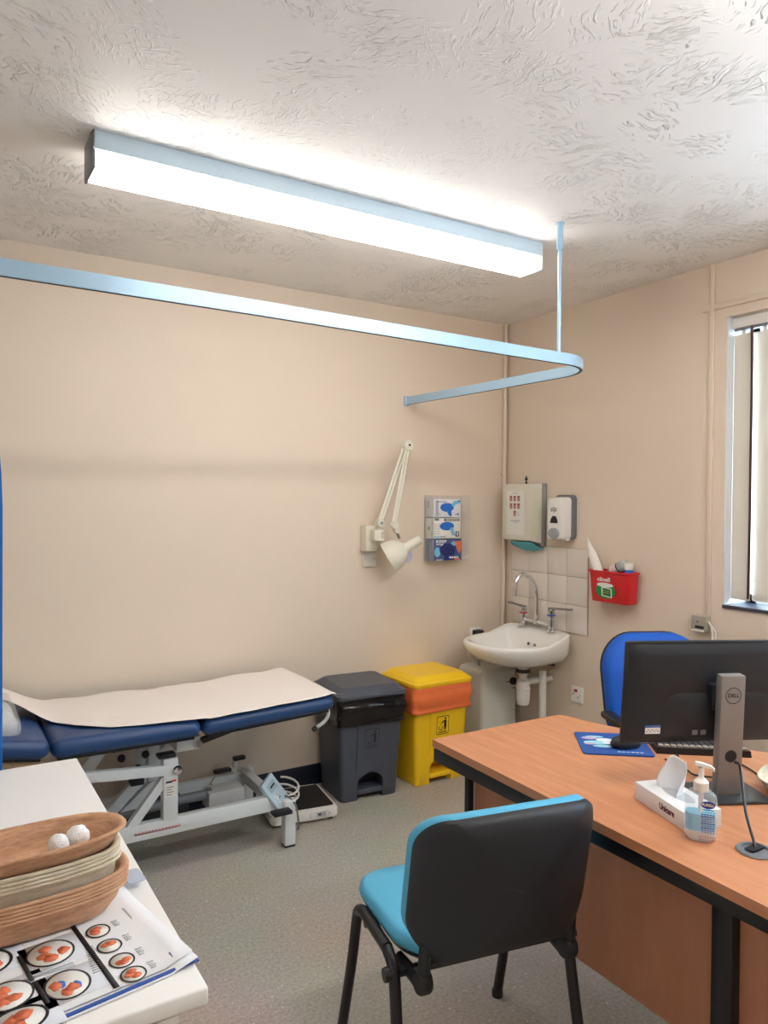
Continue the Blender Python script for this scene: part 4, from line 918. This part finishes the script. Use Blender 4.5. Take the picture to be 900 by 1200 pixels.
tray('pulp_bowl', 'pale pulp bowl at the right end of the desk', (-1.045, -2.425, ZT+.0095 if False else ZT), R(20), .108, .085, .042, M_pulp_pale, flare=.68, wob=.02, cat='bowl')
b = MB(); b.box((0, 0, .008), (.075, .05, .006), RX(R(6)) @ RZ(R(20)), bev=.002); o = obj('pink_swab_pad', b, mat('pink_pad', (226, 176, 156), .8)); o.location = (-1.045, -2.43, ZT+.008); tag(o, 'pink pad lying in the pale pulp bowl', 'pad')

# ------------------------------------------------------------------ visitor chair
t = thing('visitor_chair', 'light blue upholstered visitor chair with black back and legs', 'chair', (-1.892, -2.013, 0), R(79.4-90))
fy, ry, lx, rh = .11, -.123, .243, .432
for s in (-1, 1):
    b = MB(); b.tube(spline([(s*(lx+.01), .231, .012), (s*(lx+.003), fy+.055, .25), (s*lx, fy+.022, .39), (s*lx, fy+.005, .422), (s*lx, fy-.03, rh+.006)], 6), .0145, 12, flat=1.); b.lathe([(.017, 0), (.017, .02)], 12, T(s*(lx+.01), .231, 0)); obj('leg', b, M_black_steel, t)
    b = MB(); b.tube(spline([(s*(lx+.01), -.227, .012), (s*(lx+.003), ry-.05, .25), (s*lx, ry-.022, .385), (s*lx, ry-.005, .42), (s*lx, ry+.03, rh+.006)], 6), .0145, 12); b.lathe([(.017, 0), (.017, .02)], 12, T(s*(lx+.01), -.227, 0)); obj('leg', b, M_black_steel, t)
    b = MB(); b.tube([(s*lx, fy-.028, rh+.006), (s*lx, ry+.028, rh+.006)], .0148, 12); obj('side_rail', b, M_black_steel, t)
    b = MB(); b.tube(spline([(s*.21, -.09, .405), (s*.20, -.15, .40), (s*.198, -.2, .403), (s*.198, -.212, .44), (s*.197, -.218, .51)], 5), .014, 10, flat=1.3); b.lathe([(.026, -.016), (.03, -.01), (.03, .01), (.026, .016)], 18, frame((s*.198, -.205, .415), (0, 1, 0), (0, 0, 1))); obj('back_bracket', b, M_black, t)
b = MB(); b.tube([(-lx-.02, -.135, .40), (lx+.02, -.135, .40)], .012, 10); b.tube([(-lx, .07, .41), (lx, .07, .41)], .012, 10)
for s in (-1, 1): b.lathe([(.016, -.012), (.018, 0), (.016, .012)], 12, frame((s*(lx+.012), -.135, .40), (0, 1, 0), (0, 0, 1)))
obj('cross_bar', b, M_black_steel, t)
def seatring(k, z, dz=0):
    out = []
    for x, y in rrect(.47*k, .42*k, .12*k, 8):
        out.append((x*(1-.05*(y < 0)*abs(y)/.2), y+.022, z-.018*max(0, (y-.1)/.11)**2+.006*(x/.22)**2))
    return out
b = MB(); b.loft([seatring(.95, .434), seatring(.99, .44), seatring(1.01, .455), seatring(.99, .473), seatring(.93, .482), seatring(.7, .481), seatring(.3, .477)]); obj('seat', b, M_chairblue, t, angle=60)
b = MB(); b.loft([seatring(.80, .415), seatring(.93, .420), seatring(.97, .434), seatring(.97, .438)]); obj('seat_shell', b, M_black, t, angle=60)
def backring(k, off, yo, n=10):
    out = []
    W_, zt, zb = .474, .815, .483
    pts = []
    for x, z in rrect(W_*k, (zt-zb)*k, .075*k, n, 0, (zt+zb)/2):
        zz = z
        if z < (zt+zb)/2: zz -= .052*(1-(x/(W_*k/2))**2)*((zt+zb)/2-z)/((zt-zb)/2) - .012
        else: zz += .012*(1-(x/(W_*k/2))**2)
        y = -.205-.26*(zz-.475)+.32*(zz-.475)*max(0, zz-.62)*0+off - .0 + .95*x*x*0
        y = -.280-.20*(zz-.475) + 1.7*x*x + off
        pts.append((x, y+yo, zz))
    return pts
b = MB(); b.loft([backring(.06, -.026, 0), backring(.25, -.026, 0), backring(.45, -.026, 0), backring(.65, -.0255, 0), backring(.82, -.025, 0), backring(.94, -.021, 0), backring(1.0, -.012, 0), backring(1.01, .004, 0), backring(.97, .006, 0)]); obj('back_shell', b, mat('back_shell_black', (28, 32, 39), .55, bump=.08, bscale=300), t, angle=50)
b = MB(); b.loft([backring(.965, .006, 0), backring(1.0, .012, 0), backring(1.002, .038, 0), backring(.97, .052, 0), backring(.8, .058, 0), backring(.55, .058, 0), backring(.3, .058, 0), backring(.06, .058, 0)]); obj('backrest_cushion', b, M_chairblue, t, angle=60)

# ------------------------------------------------------------------ office chair behind the desk
t = thing('office_chair', 'royal blue office chair behind the desk', 'office chair', (-.553, -1.672, 0), math.atan2(-nn.y, -nn.x)-PI/2)
def obr(k, y, lean=.0):
    return [(x*(1-.10*max(0, (.72-z)/.2)), y-.16*(z-.6)+.7*x*x*.6, z) for x, z in rrect(.45*k, .49*k, .15*k, 8, 0, .725)]
b = MB(); b.loft([obr(.9, -.222), obr(.985, -.216), obr(1.0, -.205), obr(.99, -.197)]); obj('back_shell', b, M_black, t, angle=60)
b = MB(); b.loft([obr(.985, -.197), obr(1.0, -.17), obr(.985, -.140), obr(.93, -.125), obr(.4, -.122)]); obj('backrest', b, M_officeblue, t, angle=60)
b = MB(); b.loft([[(x*k, y*k+.02, z) for x, y in rrect(.48, .46, .1, 8)] for k, z in ((.95, .43), (1, .44), (1, .475), (.93, .495), (.6, .5))]); obj('seat', b, M_officeblue, t, angle=60)
for s in (-1, 1):
    b = MB(); b.box((s*.235, .0, .655), (.055, .25, .028), bev=.012); b.tube([(s*.235, 0, .645), (s*.262, 0, .47), (s*.2, 0, .425)], .016, 10); obj('armrest', b, M_black, t)
b = MB(); b.tube([(0, -.22, .60), (0, -.26, .47), (0, -.2, .42), (0, 0, .415)], .022, 10); b.tube([(0, 0, .07), (0, 0, .42)], .026, 14); obj('gas_lift', b, M_black, t)
for k in range(5):
    a = 2*PI*k/5+.3; b = MB(); b.tube([(0, 0, .1), (.28*math.cos(a), .28*math.sin(a), .065)], [.024, .016], 10); b.lathe([(.028, -.011), (.03, 0), (.028, .011)], 16, frame((.28*math.cos(a), .28*math.sin(a), .03), (math.cos(a), math.sin(a), 0), (0, 0, 1)) ); obj('castor_leg', b, M_black, t)

# ------------------------------------------------------------------ white cabinet in the left foreground
t = thing('storage_cabinet', 'white topped cabinet in the left foreground', 'cabinet', (-3.15, -2.07, 0))
CZ = .86
b = MB(); b.box((-3.15, -2.075, CZ-.0125), (.752, 1.05, .025), bev=.004, seg=3); wobj('cabinet_top', b, M_cab, t)
b = MB(); b.box((-3.16, -2.075, .455), (.70, 1.0, .76), bev=.002); wobj('carcass', b, M_cab, t)
for k, x in enumerate((-3.335, -2.985)):
    b = MB(); b.box((x, -2.584, .46), (.345, .018, .74), bev=.002); o = wobj('door', b, M_cab, t); b = MB(); b.tube([(x+(.13 if k == 0 else -.13), -2.60, .68), (x+(.13 if k == 0 else -.13), -2.60, .8)], .006, 8); wobj('handle', b, M_steel, o)
b = MB(); b.box((-3.16, -2.09, .04), (.68, .95, .07)); wobj('plinth', b, M_brown_cab, t)

# printed sheets on the cabinet
def sheet(label, z, corners, deco=None, extra=()):
    o_, r_c, u_c = Vector(corners[0]), Vector(corners[1]), Vector(corners[2])
    rx = (r_c-o_); ux = (u_c-o_); w_, h_ = rx.length, ux.length
    X = frame((o_.x, o_.y, z), (rx.x, rx.y, 0), (ux.x, ux.y, 0)); b = MB(); rows = []
    for i in range(11):
        row = []
        for k in range(15):
            x, y = w_*k/14, h_*i/10; c_ = max(0, x/w_-.86)*max(0, 1-y/h_*2.2); row.append((x, y, .0006+.07*c_))
        rows.append(row)
    b.loft(rows, X, closed=False)
    if deco: deco(b, X, w_, h_)
    o = centred(obj('printed_sheet', b, [M_paperwhite, M_ink, M_orange_ink, M_grey_ink, M_bluegloss, M_white, mat('pale_grey_ink', (214, 216, 222), .6)], angle=80))
    md = o.modifiers.new('paper', 'SOLIDIFY'); md.thickness = .0004; md.offset = -1
    tag(o, label, 'paper sheet', 'laminated printed sheets on the cabinet'); return o
def deco(b, X, w_, h_):
    def pw(x, y): # room point to sheet coordinates
        v = X.inverted() @ Vector((x, y, CZ)); return v.x, v.y
    def loop(cx, cy, rx, ry, rot, mi, off):
        return [(cx+rx*math.cos(a)*math.cos(rot)-ry*math.sin(a)*math.sin(rot), cy+rx*math.cos(a)*math.sin(rot)+ry*math.sin(a)*math.cos(rot)) for a in [2*PI*k/26 for k in range(26)]]
    big = [(-2.95, -2.420, .030, .030), (-2.94, -2.507, .027, .031), (-3.012, -2.492, .03, .03), (-3.005, -2.552, .034, .026), (-3.03, -2.40, .03, .03)]
    for x, y, rx, ry in big:
        cx, cy = pw(x, y); b.rect(X, cx-.036, cy-.036, cx+.05, cy+.036, 6, .0012)
        b.poly(X, loop(cx, cy, rx, ry, 0, 0, 0), 5, .0016); b.outline(X, loop(cx, cy, rx+.003, ry+.003, 0, 0, 0), .004, 1, .002)
        random.seed(int(abs(x*1000)))
        for k in range(5):
            a = random.uniform(0, 6.28); q = random.uniform(.2, .55); b.poly(X, [(cx+rx*q*math.cos(a)+rx*.36*math.cos(s)*random.uniform(.6, 1.1), cy+ry*q*math.sin(a)+ry*.36*math.sin(s)*random.uniform(.6, 1.1)) for s in [2*PI*j/9 for j in range(9)]], 2 if k < 4 and abs(x+2.94) > .005 else (4 if k % 2 else 2), .0022+.0001*k)
    for k, (x, y) in enumerate(((-2.88, -2.397), (-2.873, -2.445), (-2.865, -2.490), (-2.858, -2.530))):
        cx, cy = pw(x, y); b.poly(X, loop(cx, cy, .0165, .017, 0, 0, 0), 5, .0016); b.outline(X, loop(cx, cy, .0178, .0185, 0, 0, 0), .0022, 1, .002)
        random.seed(k+3)
        for q in range(4):
            a = random.uniform(0, 6.28); b.poly(X, [(cx+.006*math.cos(a)+.007*math.cos(s), cy+.006*math.sin(a)+.006*math.sin(s)) for s in [2*PI*j/9 for j in range(9)]], 2, .0022+.0001*q)
        for q in range(4): b.rect(X, cx+.024, cy+.012-.005*q, cx+.034-.002*(q % 2), cy+.014-.005*q, 3, .0012)
    x0_, y0_ = pw(-2.912, -2.36); x1_, y1_ = pw(-2.884, -2.548); b.poly(X, [(x0_-.003, y0_), (x1_-.004, y1_), (x1_+.004, y1_), (x0_+.004, y0_)], 1, .0016)
    for (xa, ya, xb_, yb) in ((-2.99, -2.405, -2.98, -2.475), (-2.977, -2.478, -2.968, -2.535)):
        u0, v0 = pw(xa, ya); u1, v1 = pw(xb_, yb); b.poly(X, [(u0-.003, v0), (u1-.003, v1), (u1+.003, v1), (u0+.003, v0)], 1, .0024)
    u0, v0 = pw(-2.99, -2.468); u1, v1 = pw(-2.925, -2.462); b.poly(X, [(u0, v0-.003), (u1, v1-.005), (u1, v1+.005), (u0, v0+.003)], 3, .0014)
    for (x, y, L) in ((-2.835, -2.35, .16), (-2.82, -2.36, .14)):
        u, v = pw(x, y); b.rect(X, u, v-L, u+.0035, v, 6, .0012)
    u, v = pw(-2.800, -2.47); b.rect(X, u-.006, v-.03, u+.004, v, 3, .0012); u, v = pw(-2.792, -2.513); b.rect(X, u-.012, v-.009, u+.012, v+.004, 4, .004)
    for k in range(12): u, v = pw(-2.94, -2.44-.006*k); b.rect(X, u+.035, v, u+.047, v+.002, 3, .0016)
sheet('lowest printed sheet with blue edge under the pulp trays', CZ+.0015, [(-3.06, -2.592, 0), (-2.772, -2.546, 0), (-3.12, -2.16, 0)], None)
b_ = None
o = sheet('top printed sheet with oval red pictures on the cabinet', CZ+.005, [(-3.065, -2.578, 0), (-2.776, -2.532, 0), (-3.115, -2.14, 0)], deco)
b = MB(); X = frame((-3.065, -2.59, CZ+.0035), (.289, .046, 0), (-.046, .289, 0)); b.box((.16, .004, 0), (.28, .006, .0016), X); o = centred(obj('blue_card_edge', b, mat('blue_card_stock', (40, 84, 170), .5))); tag(o, 'blue edged card sandwiched between the printed sheets', 'card')
b = MB(); X = frame((-2.797, -2.265, CZ+.0115), (1, .1, 0), (0, 1, .0)); b.prism(rrect(.03, .05, .006, 3), 0, .0008, X); o = centred(obj('plastic_wallet', b, mat('blue_clear_plastic', (190, 204, 226), .1, Alpha=.7))); tag(o, 'small clear plastic wallet beside the pulp trays', 'wallet')

# stacked pulp trays
LB = ['lowest brown pulp tray in the stack on the cabinet', 'second lowest brown pulp tray in the stack', 'third brown pulp tray from the bottom of the stack', 'fourth brown pulp tray from the bottom of the stack', 'highest of the five brown pulp trays under the pale ones']
for i in range(5): tray('pulp_tray', LB[i], (-2.968, -2.318, CZ+.0085+.0056*i), R(2+.8*math.sin(i*2.1)), .148, .072, .042, M_pulp, 'brown pulp trays stacked on the cabinet', flare=.80, wob=.012)
LP = ['lowest pale pulp tray nested above the brown ones', 'second pale pulp tray in the stack', 'third pale pulp tray in the stack', 'highest pale pulp tray, just under the top brown one']
for i in range(4): tray('pulp_tray', LP[i], (-2.970, -2.311, CZ+.0085+.0056*4+.006+.0062*i), R(2-.9*math.cos(i*1.7)), .140, .061, .051, M_pulp_pale, 'pale pulp trays in the stack on the cabinet', flare=.86, wob=.015)
tray('pulp_tray', 'topmost brown pulp tray holding cotton balls', (-2.968, -2.306, CZ+.0905), R(3), .147, .063, .041, M_pulp, 'brown pulp trays stacked on the cabinet', flare=.76, wob=.012)
for k, (x, y, r_, lab) in enumerate(((-2.893, -2.296, .018, 'white cotton ball in the top pulp tray, nearer its right end'), (-2.924, -2.308, .0165, 'white cotton ball in the top pulp tray, left of the other'))):
    b = MB(); bmesh.ops.create_icosphere(b.bm, subdivisions=3, radius=r_)
    for v in b.bm.verts: v.co *= 1+.14*mnoise.noise(v.co*130+Vector((k*5, 0, 0)))
    o = obj('cotton_ball', b, M_cottonw, angle=80); o.location = (x, y, CZ+.0905+.0065+r_); tag(o, lab, 'cotton ball', 'cotton balls')

# ------------------------------------------------------------------ light, camera
W = bpy.data.worlds.new('overcast_sky'); sc.world = W; W.use_nodes = True
nt = W.node_tree; bg = nt.nodes['Background']; bg.inputs['Color'].default_value = (.62, .82, 1., 1); bg.inputs['Strength'].default_value = SKY

cam = bpy.data.cameras.new('camera'); co = bpy.data.objects.new('camera', cam); COL.objects.link(co); sc.camera = co
fw = Vector((0.52386076, 0.85167229, -0.01497391)); rt = Vector((0.85180345, -0.52379796, 0.00816012)); up = rt.cross(fw)
co.matrix_world = Matrix(((rt.x, up.x, -fw.x, -3.10194523), (rt.y, up.y, -fw.y, -3.58035546), (rt.z, up.z, -fw.z, 1.52626987), (0, 0, 0, 1)))
cam.sensor_fit = 'VERTICAL'; cam.sensor_height = 36; cam.lens = 36*871.03/1200; cam.clip_start = .05
sc.view_settings.view_transform = 'Standard'; sc.view_settings.look = 'None'; sc.view_settings.gamma = 1
sc.view_settings.use_curve_mapping = False; sc.view_settings.exposure = EXPO
